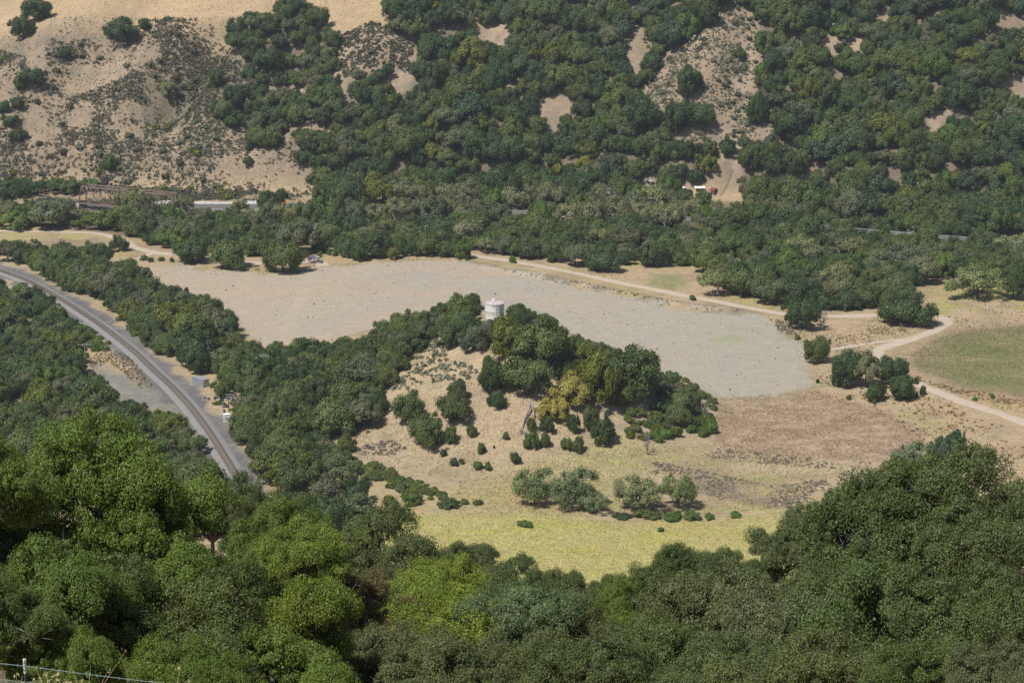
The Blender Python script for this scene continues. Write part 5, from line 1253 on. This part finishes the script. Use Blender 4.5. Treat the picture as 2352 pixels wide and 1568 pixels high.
def scatter(poly, n, rad, seed, dens=None, holes=()):
    rng = np.random.RandomState(seed); pts = np.array([hit(u, min(max(v, -30), 1540) + 4) for u, v in poly])
    x = rng.uniform(pts[:, 0].min() - 5, pts[:, 0].max() + 5, n); y = rng.uniform(pts[:, 1].min() - 5, pts[:, 1].max() + 8, n); z = hm(x, y)
    pu, pv = proj(x, y, z); ok = inpoly(pu, pv, poly)
    for h in holes: ok &= ~inpoly(pu, pv, h)
    if dens is not None: ok &= rng.rand(n) < dens(x, y, pu, pv)
    R = rng.uniform(rad[0], rad[1], n) * np.where(rng.rand(n) < .15, 1.5, 1)
    return np.column_stack([x, y, z, R, rng.rand(n)])[ok], pu[ok], pv[ok]
SLOPE = [(-40, 110), (60, 130), (140, 60), (240, 110), (330, 45), (540, 45), (545, 130), (620, 200), (800, 240), (770, 300), (700, 340), (740, 430), (690, 462), (300, 460), (200, 430), (-40, 430)]
dn = lambda x, y, u, v: np.clip(.22 + 1.9 * fbm(x, y, 14, 3, 101) + .34 * sstep(120, 400, v) - .3 * sstep(80, 30, v) + 1.1 * np.exp(-((u - 430) / 75) ** 2 - ((v - 170) / 100) ** 2), 0.02, 1)
a1, u1, v1 = scatter(SLOPE, 46000, (.5, 1.15), 103, dn)
big = np.argsort(-a1[:, 3])[:150]
msk = np.ones(len(a1), bool); msk[big] = False
o = scrub_mesh('sage_scrub', a1[msk], 'low grey green sage scrub covering the tan hillside above the truss bridge', 'scrub', 105, 11); o.color = (*TINT['scrub'], 1)
for i in big:
    tn = RN.choice(['scrub', 'scrub', 'sageg', 'olive', 'grey'])
    o = plant('sage_bush', 'sage', (a1[i, 0], a1[i, 1], a1[i, 2] - .1), a1[i, 3] * 1.25, a1[i, 3] * 1.5, tn, 'larger sage bush among the scrub on the tan hillside above the bridge', 'bush', 'sage bushes on the open hillside'); PEND.append((o, (SG[tn], 'sage bush'), *[float(q) for q in proj(*a1[i, :3])]))
SPUR = CLEAR[3]
a2, _, _ = scatter(SPUR, 7000, (.5, .95), 107, lambda x, y, u, v: np.clip(.5 + 1.0 * fbm(x, y, 9, 3, 109), .05, 1))
big = np.argsort(-a2[:, 3])[:90]; msk = np.ones(len(a2), bool); msk[big] = False
o = scrub_mesh('spur_scrub', a2[msk], 'grey sage scrub dotted over the bare spur amid the wood', 'scrub', 111); o.color = (*TINT['sageg'], 1)
for i in big:
    tn = RN.choice(['scrub', 'sageg', 'sageg'])
    o = plant('sage_bush', 'sage', (a2[i, 0], a2[i, 1], a2[i, 2] - .1), a2[i, 3] * 1.2, a2[i, 3] * 1.4, tn, 'larger sage bush on the bare spur amid the wood', 'bush', 'sage bushes on the spur'); PEND.append((o, (SG[tn], 'sage bush'), *[float(q) for q in proj(*a2[i, :3])]))
SCR2 = [(770, 90), (850, 50), (905, 60), (950, 100), (945, 140), (965, 180), (890, 150), (830, 160), (790, 180)]
a3, _, _ = scatter(SCR2, 2600, (.6, 1.2), 113, lambda x, y, u, v: np.clip(.7 + .8 * fbm(x, y, 9, 3, 115), .05, 1)); o = scrub_mesh('rim_scrub', a3, 'grey and rusty scrub at the rim between golden grass and wood', 'scrub', 117); o.color = (*TINT['scrub'], 1)
KS = [(960, 780), (1010, 770), (1040, 830), (1100, 845), (1085, 870), (960, 880), (930, 900), (880, 890), (950, 850)]
a4, _, _ = scatter(KS, 900, (.5, .95), 119); o = scrub_mesh('knoll_scrub', a4, 'silvery sage scrub in the clearing below the water tank', 'scrub', 121); o.color = (*TINT['sageg'], 1)
for k, (pg, n, rr, tn, nm, lb) in enumerate([
    ([(1500, 1060), (1590, 1075), (1700, 1100), (1780, 1118), (1900, 1100), (1940, 1160), (1760, 1168), (1660, 1150), (1580, 1120), (1480, 1080)], 3800, (.2, .5), 'deadleaf', 'purple_brush', 'purplish grey dead brush in the hollow beyond the meadow willows'),
    ([(1085, 606), (1230, 628), (1340, 650), (1440, 670), (1540, 690), (1720, 716), (1640, 720), (1500, 700), (1340, 662), (1200, 634)], 1500, (.25, .6), 'deadleaf', 'berm_brush', 'grey brown weeds on the rubble berm between gravel field and dirt road'),
    ([(1650, 1030), (1850, 1052), (2000, 1062), (2010, 1080), (1850, 1075), (1600, 1050)], 1500, (.25, .5), 'deadleaf', 'ditch_brush', 'grey dry weeds along the lower rim of the ploughed field'),
    ([(2095, 860), (2200, 893), (2352, 915), (2352, 940), (2200, 905), (2110, 875)], 1200, (.25, .55), 'rust', 'field_margin_brush', 'brown weeds along the margin of the green field'),
    ([(1900, 900), (2110, 900), (2352, 1000), (2352, 1110), (2250, 1080), (2130, 1020), (2010, 935)], 900, (.25, .6), 'rust', 'field_brush', 'scattered rusty weeds in the tan field below the dirt road'),
    ([(800, 1030), (900, 1010), (940, 1030), (900, 1045), (830, 1045)], 300, (.4, .9), 'deadleaf', 'slope_brush', 'grey brush at the thicket side of the knoll foot'),
    ([(1770, 735), (1800, 735), (1830, 770), (1790, 765)], 200, (.3, .7), 'deadleaf', 'corner_brush', 'dry weeds at the corner between gravel and dirt road'),
    ([(1920, 770), (2060, 745), (2090, 765), (2000, 790), (1920, 800)], 700, (.2, .45), 'rust', 'island_brush', 'dry weeds on the island between dirt road and field track')]):
    a, _, _ = scatter(pg, n * 2, rr, 131 + k, lambda x, y, u, v: np.clip(.5 + 1.6 * fbm(x, y, 11, 3, 141), 0, 1)); o = scrub_mesh(nm, a, lb, 'brush', 151 + k, 14); o.color = (*TINT[tn], 1)
# grass tufts that roughen the fields
def tufts(name, poly, n, h, col, label, seed, dens=None):
    a, _, _ = scatter(poly, n, (h * .7, h * 1.3), seed, dens); rng = np.random.RandomState(seed)
    P = np.repeat(a, 3, 0); m = len(P); ang = rng.uniform(0, 6.28, m); w = P[:, 3] * rng.uniform(.35, .7, m)
    dx, dy = np.cos(ang) * w, np.sin(ang) * w; lean = rng.normal(0, .3, (m, 2)) * P[:, 3:4]
    b0 = np.column_stack([P[:, 0] - dx, P[:, 1] - dy, P[:, 2] - .02]); b1 = np.column_stack([P[:, 0] + dx, P[:, 1] + dy, P[:, 2] - .02])
    t = np.column_stack([P[:, 0] + lean[:, 0], P[:, 1] + lean[:, 1], P[:, 2] + P[:, 3]])
    v = np.stack([b0, b1, t], 1).reshape(-1, 3); f = np.arange(m * 3).reshape(-1, 3)
    o = link(name, mesh(name, v, f, 'leaf_scrub', False, {'tint': np.repeat(np.clip(.3 + P[:, 4] * .25 + rng.rand(m) * .25, 0, .97), 3)}), kind='stuff', label=label, cat='grass'); o.color = (*col, 1)
tufts('mustard_grass', [(800, 1225), (940, 1180), (1200, 1184), (1420, 1196), (1650, 1192), (1820, 1170), (1820, 1340), (900, 1340)], 42000, .20, (0.45, 0.42, 0.175), 'dense yellow flowering mustard grass filling the near meadow', 161)
tufts('dry_grass', [(1060, 1110), (1290, 1050), (1420, 1030), (1640, 1020), (2000, 1070), (1880, 1110), (1800, 1170), (1420, 1190), (1000, 1180)], 26000, .24, (0.42, 0.36, 0.18), 'tall dry grass between the meadow willows and ploughed field', 163)
tufts('ploughed_stubble', [(1642, 915), (1870, 898), (2010, 935), (2125, 1012), (2000, 1062), (1650, 1030)], 20000, .26, (0.36, 0.25, 0.15), 'rusty brown stubble standing over the ploughed field', 165, lambda x, y, u, v: np.clip(.5 + 1.2 * fbm(x, y, 6, 3, 167), .05, 1))
tufts('hilltop_grass', [(100, -30), (900, -30), (890, 40), (800, 90), (560, 40), (330, 40), (240, 90), (140, 60)], 9000, .35, (0.50, 0.36, 0.18), 'golden dry grass on the hilltop', 169)
tufts('verge_grass', [(900, 600), (1080, 596), (1300, 610), (1640, 665), (1900, 720), (1750, 706), (1400, 640), (1100, 596)], 7000, .3, (0.42, 0.33, 0.17), 'dry grass on the verge between dirt road and wood edge', 171)
off_gravel = lambda x, y, u, v: ((sdpoly(x, y, GRAVEL) < -1) & (sdpoly(x, y, GREEN) < 0)) * np.clip(.35 + 1.4 * fbm(x, y, 14, 3, 181), 0, 1) * (segdist(x, y, [tuple(q) for q in ROADS['dirt_road'][0][::3]]) > 3.5)
tufts('weedy_grass', [(1770, 730), (2060, 725), (2352, 640), (2400, 1120), (2200, 1110), (2010, 940), (1880, 890), (1850, 800)], 30000, .36, (0.27, 0.215, 0.115), 'dry weeds over the tan fields around the lower dirt road', 183, off_gravel)
tufts('knoll_grass', [(740, 1000), (880, 900), (960, 790), (1100, 860), (1420, 1010), (1640, 1020), (1060, 1110), (850, 1060)], 16000, .26, (0.42, 0.31, 0.18), 'thin dry grass on the bare knoll slope', 185)
tufts('margin_weeds', [(330, 640), (420, 600), (760, 600), (1060, 590), (1300, 640), (1700, 705), (1860, 790), (1910, 890), (1640, 925), (1600, 905), (1860, 880), (1780, 760), (1300, 665), (1000, 612), (500, 635)], 30000, .35, (0.24, 0.235, 0.11), 'straggling weeds along the margin of the gravel field', 187, lambda x, y, u, v: np.exp(-((sdpoly(x, y, GRAVEL) + 1) / 3.5) ** 2) * np.clip(.3 + 1.6 * fbm(x, y, 6, 3, 189), 0, 1))
tufts('slope_tufts', [(-40, 60), (140, 40), (330, 40), (545, 40), (800, 240), (700, 340), (740, 440), (690, 462), (300, 455), (-40, 430)], 34000, .42, (0.21, 0.185, 0.125), 'fine low brush and dead grass on the tan hillside', 227, lambda x, y, u, v: np.clip(.55 + 1.2 * fbm(x, y, 10, 3, 229), .1, 1))
tufts('yard_weeds', [(240, 800), (285, 812), (330, 852), (352, 885), (335, 898), (285, 862), (250, 830), (215, 850), (200, 830)], 2600, .5, (0.27, 0.21, 0.11), 'dry weeds between the railway ballast and the gravel heaps', 231)
tufts('railside_weeds', [(150, 690), (260, 740), (380, 840), (470, 930), (560, 1040), (580, 1110), (545, 1060), (455, 945), (360, 850), (240, 750)], 6000, .4, (0.30, 0.25, 0.13), 'dry weeds on the sandy verge beside the railway', 233, lambda x, y, u, v: 1.0 * (segdist(x, y, [tuple(q) for q in RAIL[::3]]) > 7.5))
tufts('field_weeds', [(2092, 815), (2140, 782), (2230, 760), (2360, 748), (2400, 905), (2250, 893), (2108, 850)], 16000, .24, (0.19, 0.185, 0.085), 'low green and dun weeds over the green field', 235, lambda x, y, u, v: np.clip(.5 + 1.3 * fbm(x * .5, y, 9, 3, 237), .05, 1))
# stones lying on the gravel
a, _, _ = scatter([(360, 616), (800, 612), (1080, 606), (1500, 700), (1770, 745), (1860, 885), (1640, 905), (1300, 790), (900, 700), (600, 790)], 2200, (.08, .26), 173, lambda x, y, u, v: (sdpoly(x, y, GRAVEL) > 1) * .8)
b = MB(); rngs = np.random.RandomState(175)
for x, y, z, r, q in a:
    b.box((x, y, z + r * .25), (r * 2, r * 1.5, r * 1.1), rngs.uniform(0, 3), m=0 if q < .6 else 1, taper=.6)
b.build('gravel_stones', ['rock_pale', 'steel_dark'], kind='stuff', label='pale and dark stones strewn over the gravel field', cat='stones')
a, _, _ = scatter([(1100, 606), (1230, 630), (1340, 652), (1440, 672), (1560, 692), (1690, 714), (1560, 706), (1340, 664), (1200, 636)], 420, (.25, .6), 177); b = MB()
for x, y, z, r, q in a: b.box((x, y, z + r * .3), (r * 2, r * 1.5, r * 1.2), rngs.uniform(0, 3), taper=.6)
b.build('berm_rubble', 'rock_pale', kind='stuff', label='pale broken rock along the berm beside the dirt road', cat='rubble')
# ------------------------------------------------------------------ the trees on the slope under the camera
simple('bark_lichen', (0.26, 0.24, 0.215), 0.9, 0.45, 9)
def near_proto(kind, n, seed, nleaf, leaf, sub, trunk, **kw):
    L = []
    for i in range(n):
        rng = np.random.RandomState(seed + i + 7)
        c, C = crown_proto('crown', seed + i, nleaf=nleaf, leaf=leaf, sub=sub, **kw)
        tw = C[rng.choice(len(C), 320)] + dirs(320, rng, -.2) * rng.uniform(.16, .36, (320, 1)) * np.array([1, 1, .75]); tw[:, 2] = np.clip(tw[:, 2], .05, 1)
        L.append((trunk_proto('trunk', seed + 60 + i, C, twigs=tw, **trunk), c))
    PROTO[kind] = L
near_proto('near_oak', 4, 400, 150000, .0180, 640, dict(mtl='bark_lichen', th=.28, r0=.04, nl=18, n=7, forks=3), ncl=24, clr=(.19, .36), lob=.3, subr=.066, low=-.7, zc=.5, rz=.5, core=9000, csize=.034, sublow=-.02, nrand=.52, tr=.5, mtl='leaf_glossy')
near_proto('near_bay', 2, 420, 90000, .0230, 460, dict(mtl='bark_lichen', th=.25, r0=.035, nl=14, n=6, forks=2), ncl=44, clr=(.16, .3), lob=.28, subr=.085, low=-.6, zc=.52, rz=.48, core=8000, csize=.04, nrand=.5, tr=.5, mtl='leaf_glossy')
TINT.update({'n_oak': (0.125, 0.170, 0.030), 'n_dark': (0.090, 0.122, 0.036), 'n_grey': (0.120, 0.138, 0.052), 'n_lime': (0.165, 0.215, 0.032), 'n_pale': (0.14, 0.18, 0.08), 'n_brown': (0.135, 0.115, 0.055)})
NEAR = [  # u, v of the top, distance, width, prototype, tint, label
 (215, 955, 46, 500, 'near_oak', 'n_oak', 'great sunlit oak on the near slope hiding the lower railway'),
 (-60, 985, 42, 400, 'near_oak', 'n_oak', 'oak cut by the picture edge beside the great sunlit one'),
 (120, 1260, 37, 420, 'near_oak', 'n_oak', 'dark glossy oak just above the wire fence'),
 (400, 1330, 38, 420, 'near_oak', 'n_dark', 'low dark oak in the hollow between the two sunlit ones'),
 (-40, 1330, 33, 330, 'near_oak', 'n_dark', 'shaded oak in the corner behind the fence post'),
 (640, 1150, 62, 330, 'near_oak', 'n_oak', 'rounded sunlit oak in front of the railway thicket'),
 (480, 1120, 90, 220, 'near_oak', 'n_grey', 'dull oak on the near slope directly under the end of the visible track'),
 (585, 1116, 98, 250, 'near_oak', 'n_dark', 'dark oak closing off the last bit of railway'),
 (2230, 1150, 66, 430, 'near_oak', 'n_dark', 'inner dark half of the great oak mass near the picture edge'),
 (290, 1165, 58, 330, 'near_oak', 'n_oak', 'sunlit oak filling the gap behind the great oak toward the railway'),
 (1900, 1300, 58, 330, 'near_oak', 'n_dark', 'dark oak filling the gap under the drooping one'),
 (600, 1290, 46, 430, 'near_oak', 'n_oak', 'bright fresh oak low between the great sunlit oak and the grey one'),
 (710, 1200, 60, 210, 'near_bay', 'n_lime', 'yellow green sapling at the side of the rounded sunlit oak'),
 (640, 1450, 38, 460, 'near_oak', 'n_oak', 'glossy oak at the bottom of the picture below the bright fresh one'),
 (150, 1440, 33, 300, 'near_oak', 'n_oak', 'low bushy oak directly behind the fence post'),
 (300, 1470, 34, 330, 'near_oak', 'n_oak', 'low glossy oak between the fence post and the bottom middle'),
 (20, 1180, 44, 330, 'near_oak', 'n_dark', 'dark inner oak below the great sunlit one at the picture edge'),
 (330, 1180, 44, 400, 'near_oak', 'n_oak', 'lower half of the great oak mass toward the railway'),
 (440, 1490, 35, 330, 'near_oak', 'n_oak', 'low oak at the bottom edge right of the fence'),
 (850, 1210, 95, 330, 'near_oak', 'n_grey', 'grey twiggy oak beside the thicket above the yellow meadow'),
 (800, 1330, 62, 300, 'near_oak', 'n_brown', 'brownish thin leaved oak between the fresh oak and the lime tree'),
 (960, 1245, 112, 190, 'near_oak', 'n_dark', 'dark small oak at the near edge of the yellow meadow'),
 (1080, 1246, 118, 170, 'near_oak', 'n_grey', 'grey domed oak overlapping the meadow edge'),
 (1180, 1302, 132, 170, 'near_oak', 'n_dark', 'oak in the meadow edge row next to the grey domed one'),
 (1300, 1314, 142, 180, 'near_oak', 'n_dark', 'oak in the meadow edge row below the middle willows'),
 (1415, 1320, 140, 170, 'near_oak', 'n_dark', 'oak in the meadow edge row close to the pointed clump'),
 (1030, 1288, 82, 230, 'near_bay', 'n_lime', 'lime green leafy tree below the grey domed oak'),
 (950, 1345, 70, 240, 'near_bay', 'n_lime', 'lighter green tree merging into the lime one'),
 (1060, 1370, 60, 280, 'near_bay', 'n_lime', 'broad fresh green tree below the lime green one'),
 (1180, 1352, 60, 250, 'near_bay', 'n_pale', 'silvery pale leaved tree in the middle of the foreground'),
 (1290, 1370, 66, 260, 'near_bay', 'n_oak', 'mid green tree right beside the silvery one'),
 (1240, 1345, 110, 220, 'near_oak', 'n_dark', 'dark oak behind the silvery tree'),
 (860, 1450, 48, 360, 'near_oak', 'n_grey', 'dusty oak at the bottom, left of the middle'),
 (1010, 1470, 44, 380, 'near_oak', 'n_grey', 'dusty olive oak at the bottom below the fresh green tree'),
 (1200, 1450, 47, 380, 'near_oak', 'n_grey', 'greyish oak at the bottom below the silvery tree'),
 (1390, 1370, 62, 330, 'near_oak', 'n_grey', 'soft grey green oak in front of the pointed clump'),
 (1360, 1480, 42, 400, 'near_oak', 'n_dark', 'dark oak at the bottom in the middle'),
 (1530, 1440, 45, 440, 'near_oak', 'n_dark', 'oak at the bottom with a deep dark gap at its side'),
 (1590, 1258, 76, 230, 'near_oak', 'n_dark', 'pointed clump of oak rising before the yellow meadow'),
 (1700, 1264, 80, 190, 'near_oak', 'n_dark', 'shoulder oak between the pointed clump and the great dark oak'),
 (1640, 1325, 60, 420, 'near_oak', 'n_grey', 'wide grey green oak below the pointed clump'),
 (1490, 1308, 88, 240, 'near_oak', 'n_oak', 'oak on the meadow side of the pointed clump'),
 (2095, 1056, 62, 470, 'near_oak', 'n_dark', 'great dark oak with grey limbs before the tan fields'),
 (2290, 1080, 59, 420, 'near_oak', 'n_dark', 'half of the great dark oak mass at the picture edge'),
 (1860, 1165, 66, 250, 'near_oak', 'n_grey', 'drooping side of the great dark oak reaching over the meadow'),
 (2040, 1290, 49, 540, 'near_oak', 'n_dark', 'broad oak directly below the great dark one'),
 (1800, 1350, 50, 440, 'near_oak', 'n_grey', 'grey green oak below the drooping one'),
 (2280, 1300, 46, 420, 'near_oak', 'n_dark', 'dark oak with thick pale trunk at the lower picture edge'),
 (1900, 1465, 40, 480, 'near_oak', 'n_grey', 'oak at the bottom, second from the corner'),
 (2150, 1480, 38, 440, 'near_oak', 'n_dark', 'dark oak at the bottom near the corner'),
 (1700, 1480, 42, 430, 'near_oak', 'n_dark', 'oak at the bottom below the wide grey green one'),
 (2340, 1475, 35, 330, 'near_oak', 'n_grey', 'dusty oak filling the bottom corner'),
]
for i, (u, vt, dist, w, kind, tint, lb) in enumerate(NEAR):
    d = ray(u, vt); k = dist / d[1]; top = d * k + np.array([0, 0, CAM_Z])
    g = float(hm(top[0], dist)); H = max(top[2] - g, 2.5); s = FF / (k * np.dot(d, FWD)); R = w / s / 2 * 1.12
    print('NEAR %2d u=%d R=%.1f H=%.1f' % (i, u, R, top[2] - g))
    plant('oak_tree' if kind == 'near_oak' else 'bay_tree', kind, (top[0], dist, top[2] - H), R, H, tint, lb, jit=.06, var=i, cmax=1.45)

# ------------------------------------------------------------------ wire fence and dry grass at the lower corner
fd = ray(56, 1512); k = 23.5 / fd[1]; ft = fd * k + np.array([0, 0, CAM_Z])
fence = link('wire_fence', None, loc=(ft[0], ft[1], ft[2]), label='barbed wire fence with a white tipped steel post in the bottom corner', cat='fence')
FDIR = np.array([0.985, 0.17, 0.0])
for j, s in enumerate((-4.2, 0, 4.2)):
    q = FDIR * s; gz_ = float(hm(ft[0] + q[0], ft[1] + q[1])) - ft[2]
    zt = 0 if s == 0 else max(gz_ + 1.2, -1.6 if s > 0 else gz_ + 1.1)
    po = link('post', None, fence, (q[0], q[1], 0))
    b = MB(); b.box((0, 0, (zt - .2 + gz_ - .4) / 2), (.036, .008, zt - .2 - gz_ + .4)); b.box((0, -.016, (zt - .2 + gz_ - .4) / 2), (.008, .028, zt - .2 - gz_ + .4)); b.build('stake', 'tank_plastic', po)
    b = MB(); b.box((0, 0, zt - .1), (.038, .010, .2)); b.box((0, -.017, zt - .1), (.010, .028, .2)); b.build('white_tip', 'paint_white', po)
    b = MB()
    for z in np.arange(.04, 1.1, .055): b.box((0, -.026, zt - z), (.012, .014, .014))
    b.build('studs', 'steel_dark', po)
for z0 in (-.085, -.31, -.55, -.80):
    b = MB(); pts = []
    for t in np.linspace(-9, 9, 80):
        q = FDIR * t; sag = -.03 * math.sin(abs(t / 4.2 % 1) * math.pi); gz_ = float(hm(ft[0] + q[0], ft[1] + q[1])) - ft[2]
        base = float(hm(ft[0], ft[1])) - ft[2]
        pts.append((q[0], q[1] - .03, z0 + (gz_ - base) + sag))
    b.tube(pts, .0045, 4)
    for t in np.arange(-8.9, 8.9, .14):
        i = np.interp(t, np.linspace(-9, 9, 80), np.arange(80)); i0 = int(i); a = np.array(pts[i0]) + (np.array(pts[min(i0 + 1, 79)]) - np.array(pts[i0])) * (i - i0)
        b.beam(a - np.array([.0, .012, .014]), a + np.array([.0, .012, .014]), .004); b.beam(a - np.array([.01, .012, -.014]), a + np.array([.01, .012, -.014]), .004)
    b.build('wire', 'wire_steel', fence)
rng = np.random.RandomState(191)
def blades(name, n, x0, x1, y0, y1, h, label, seed):
    rng = np.random.RandomState(seed); x = rng.uniform(x0, x1, n); y = rng.uniform(y0, y1, n); z = hm(x, y)
    keep = rng.rand(n) < np.clip(.6 + 1.2 * fbm(x, y, 1.6, 2, seed), .1, 1); x, y, z = x[keep], y[keep], z[keep]; n = len(x)
    H = rng.uniform(.35, 1, n) * h; H[rng.rand(n) < .03] *= 1.6; an = rng.uniform(0, 6.28, n); le = rng.normal(0, .22, (n, 2)) * H[:, None]; w = rng.uniform(.003, .008, n)
    V = []
    for fz, fw in ((0, 1), (.55, .8), (1, .15)):
        cx, cy = x + le[:, 0] * fz * fz, y + le[:, 1] * fz * fz
        V += [np.column_stack([cx - np.cos(an) * w * fw, cy - np.sin(an) * w * fw, z + H * fz]), np.column_stack([cx + np.cos(an) * w * fw, cy + np.sin(an) * w * fw, z + H * fz])]
    V = np.stack(V, 1).reshape(-1, 3); b = np.arange(n) * 6
    F = np.concatenate([np.stack([b, b + 1, b + 3, b + 2], 1), np.stack([b + 2, b + 3, b + 5, b + 4], 1)])
    hd = rng.rand(n) < .3; tip = V[b[hd] + 4]; hv, hf = quad_leaves(np.repeat(tip, 4, 0) + rng.normal(0, .018, (hd.sum() * 4, 3)), dirs(hd.sum() * 4, rng), .05, rng, .35)
    o = link(name, mesh(name, np.concatenate([V, hv]), np.concatenate([F, hf + len(V)]), 'leaf_scrub', False, {'tint': np.concatenate([np.repeat(np.clip(rng.rand(n) * .95, 0, .95), 6), np.full(len(hv), .6)])}), kind='stuff', label=label, cat='grass'); o.color = (.50, .40, .24, 1)
blades('roadside_grass', 9000, -8.5, 0, 19.5, 27, .62, 'tall straw coloured dry grass around the wire fence', 193)
blades('corner_grass', 2500, 4, 9.5, 20, 26, .5, 'straw coloured dry grass in the lower picture corner', 195)

# every tree of the woods is named after what it stands closest to
MARKS = [(75, 190, 'the paired slope oaks'), (40, 320, 'the lowest open slope oak'), (145, 128, 'the small blue green oak'), (388, 215, 'the pale willow in the bowl'), (251, 385, 'the bright green tree'), (498, 190, 'the oak on the diagonal rib'), (571, 360, 'the two dark bushes'), (278, 85, 'the oak under the hilltop'), (331, 200, 'the bare bowl side'), (440, 330, 'the scrub bowl mouth'), (150, 400, 'the bridge approach slope'), (330, 400, 'the truss bridge slope'), (480, 420, 'the white wall slope'), (640, 420, 'the orange barrier slope'), (180, 270, 'the middle of the open slope'),
 (1210, 1195, 'the nearest meadow bushes'), (1560, 1180, 'the round meadow willow'), (1320, 1180, 'the tall meadow willow'), (895, 1165, 'the path at the meadow end'), (1060, 1150, 'the thin end of the brush tongue'), (2280, 930, 'the lower dirt road'), (1930, 880, 'the oak cluster'), (2260, 1065, 'the leaning tree behind the big oak'), (1100, 1075, 'the footpath foot'), (760, 590, 'the verge by the trailer'), (1690, 1185, 'the meadow rim'), (1020, -20, 'the hilltop grass corner'), (560, 60, 'the scrub bowl rim'), (700, 90, 'the hilltop tree clump'), (600, 240, 'the diagonal rib'), (760, 240, 'the tan slope gap'), (860, 200, 'the slim blue green tree'),
 (1130, 80, 'the uppermost tan clearing'), (1275, 255, 'the tan clearing in mid wood'), (1470, 110, 'the narrow tan track clearing'), (1580, 190, 'the lone spur oak'), (1660, 60, 'the bare spur top'), (1735, 250, 'the tall spur edge oak'),
 (1600, 330, 'the bare spur foot'), (1342, 390, 'the brightest yellow tree'), (900, 420, 'the rusty brown tree'), (1493, 415, 'the grey roofed shed'), (1570, 436, 'the white canopy'), (1637, 437, 'the red roofed shed'), (1672, 340, 'the grass strip oak'),
 (1847, 396, 'the cistern clearing'), (1824, 450, 'the round yellow tree'), (1915, 160, 'the yellow gully streak'), (1855, 220, 'the yellow green gully tree'), (2140, 275, 'the diagonal bare ridge'), (2320, 200, 'the clearing at the picture edge'), (2320, 45, 'the top corner clearing'),
 (2030, 28, 'the small top clearing'), (2170, 345, 'the thin bare strip'), (2112, 530, 'the big pale leafless tree'), (2118, 620, 'the crooked leafless tree'), (2083, 700, 'the oak in the road loop'), (2250, 660, 'the willow thicket'), (230, 450, 'the truss bridge'), (100, 455, 'the bridge approach'),
 (340, 500, 'the grey tree below the bridge'), (500, 470, 'the white barrier wall'), (650, 463, 'the orange barriers'), (625, 470, 'the oak before the white wall'), (722, 540, 'the pole with transformers'), (444, 525, 'the pole behind the field oaks'), (978, 540, 'the slim pole'), (1103, 520, 'the bare grey pole'),
 (1190, 490, 'the gap showing the highway'), (1397, 450, 'the pole with pale boxes'), (1418, 605, 'the grey dead tree'), (1250, 590, 'the start of the dirt road'), (1530, 650, 'the weedy patch by the dirt road'), (1840, 720, 'the grey leafless tree'), (523, 580, 'the three field oaks'), (730, 595, 'the graffiti trailer'),
 (905, 575, 'the small yellowish oak'), (84, 570, 'the weedy patch pole'), (150, 690, 'the far bend of the railway'), (250, 760, 'the middle of the railway curve'), (461, 868, 'the metal container'), (500, 742, 'the pale pole in the oaks'), (390, 660, 'the tip of the gravel field'), (590, 790, 'the gravel field corner'),
 (132, 748, 'the dark crossarm pole'), (197, 790, 'the long crossarm pole'), (260, 870, 'the grey gravel heaps'), (420, 950, 'the railway beside the heaps'), (521, 955, 'the signal cabinet'), (540, 1080, 'the last stretch of track'), (30, 850, 'the shaded picture edge'), (609, 815, 'the thicket pole'),
 (760, 760, 'the end of the gravel path'), (880, 890, 'the knoll clearing end'), (795, 1020, 'the oak at the knoll foot'), (850, 1150, 'the footpath beside the meadow'), (1136, 710, 'the water tank'), (1000, 690, 'the back of the knoll'), (960, 800, 'the sage clearing'), (1240, 800, 'the forked pale limbs'), (1372, 850, 'the olive tree on the knoll'), (1500, 850, 'the gravel brink'),
 (1640, 985, 'the ploughed field corner'), (1480, 1010, 'the leafless shrub by the meadow'), (960, 1110, 'the tongue of brush'), (30, 490, 'the weedy field by the bridge'), (1700, 500, 'the highway in the woods'), (1990, 625, 'the hidden track gap')]
ORD = ['', 'second ', 'third ', 'fourth ', 'fifth ', 'sixth ', 'seventh ', 'eighth ', 'ninth ', 'tenth ', 'eleventh ', 'twelfth ', 'thirteenth ', 'fourteenth '] + ['farther '] * 200
buck = {}
for o, (ds, noun), u, v in PEND:
    k = min(range(len(MARKS)), key=lambda i: (MARKS[i][0] - u) ** 2 + (1.4 * (MARKS[i][1] - v)) ** 2)
    du, dv = u - MARKS[k][0], 1.4 * (v - MARKS[k][1])
    side = ['right of', 'below and right of', 'below', 'below and left of', 'left of', 'above and left of', 'above', 'above and right of'][int(round(math.atan2(dv, du) / (math.pi / 4))) % 8]
    buck.setdefault((k, side, ds, noun), []).append((du * du + dv * dv, o))
for (k, side, ds, noun), L in buck.items():
    L.sort(key=lambda q: q[0])
    for i, (_, o) in enumerate(L):
        o['label'] = ((ORD[i] + 'nearest ' if i < 14 else ORD[i]) if len(L) > 1 else '') + f'{ds} {noun} {side} {MARKS[k][2]}'
        o['group'] = f'{noun}s around {MARKS[k][2]}'


# ------------------------------------------------------------------ the summer air over the valley
def haze():
    m = bpy.data.materials.new('haze_air'); m.use_nodes = True; n = m.node_tree; n.nodes.clear()
    v = n.nodes.new('ShaderNodeVolumePrincipled'); v.inputs['Color'].default_value = (0.84, 0.91, 1.0, 1); v.inputs['Density'].default_value = 0.00008; v.inputs['Anisotropy'].default_value = 0.2
    o = n.nodes.new('ShaderNodeOutputMaterial'); n.links.new(v.outputs[0], o.inputs['Volume']); MATS['haze_air'] = m
    zt = float(Z.max()) + 60; b = MB(); b.box((0, 1300, (zt - 30) / 2), (3100, 3500, zt + 30)); b.build('haze', 'haze_air', kind='stuff', label='thin pale summer haze filling the valley', cat='haze')
haze()
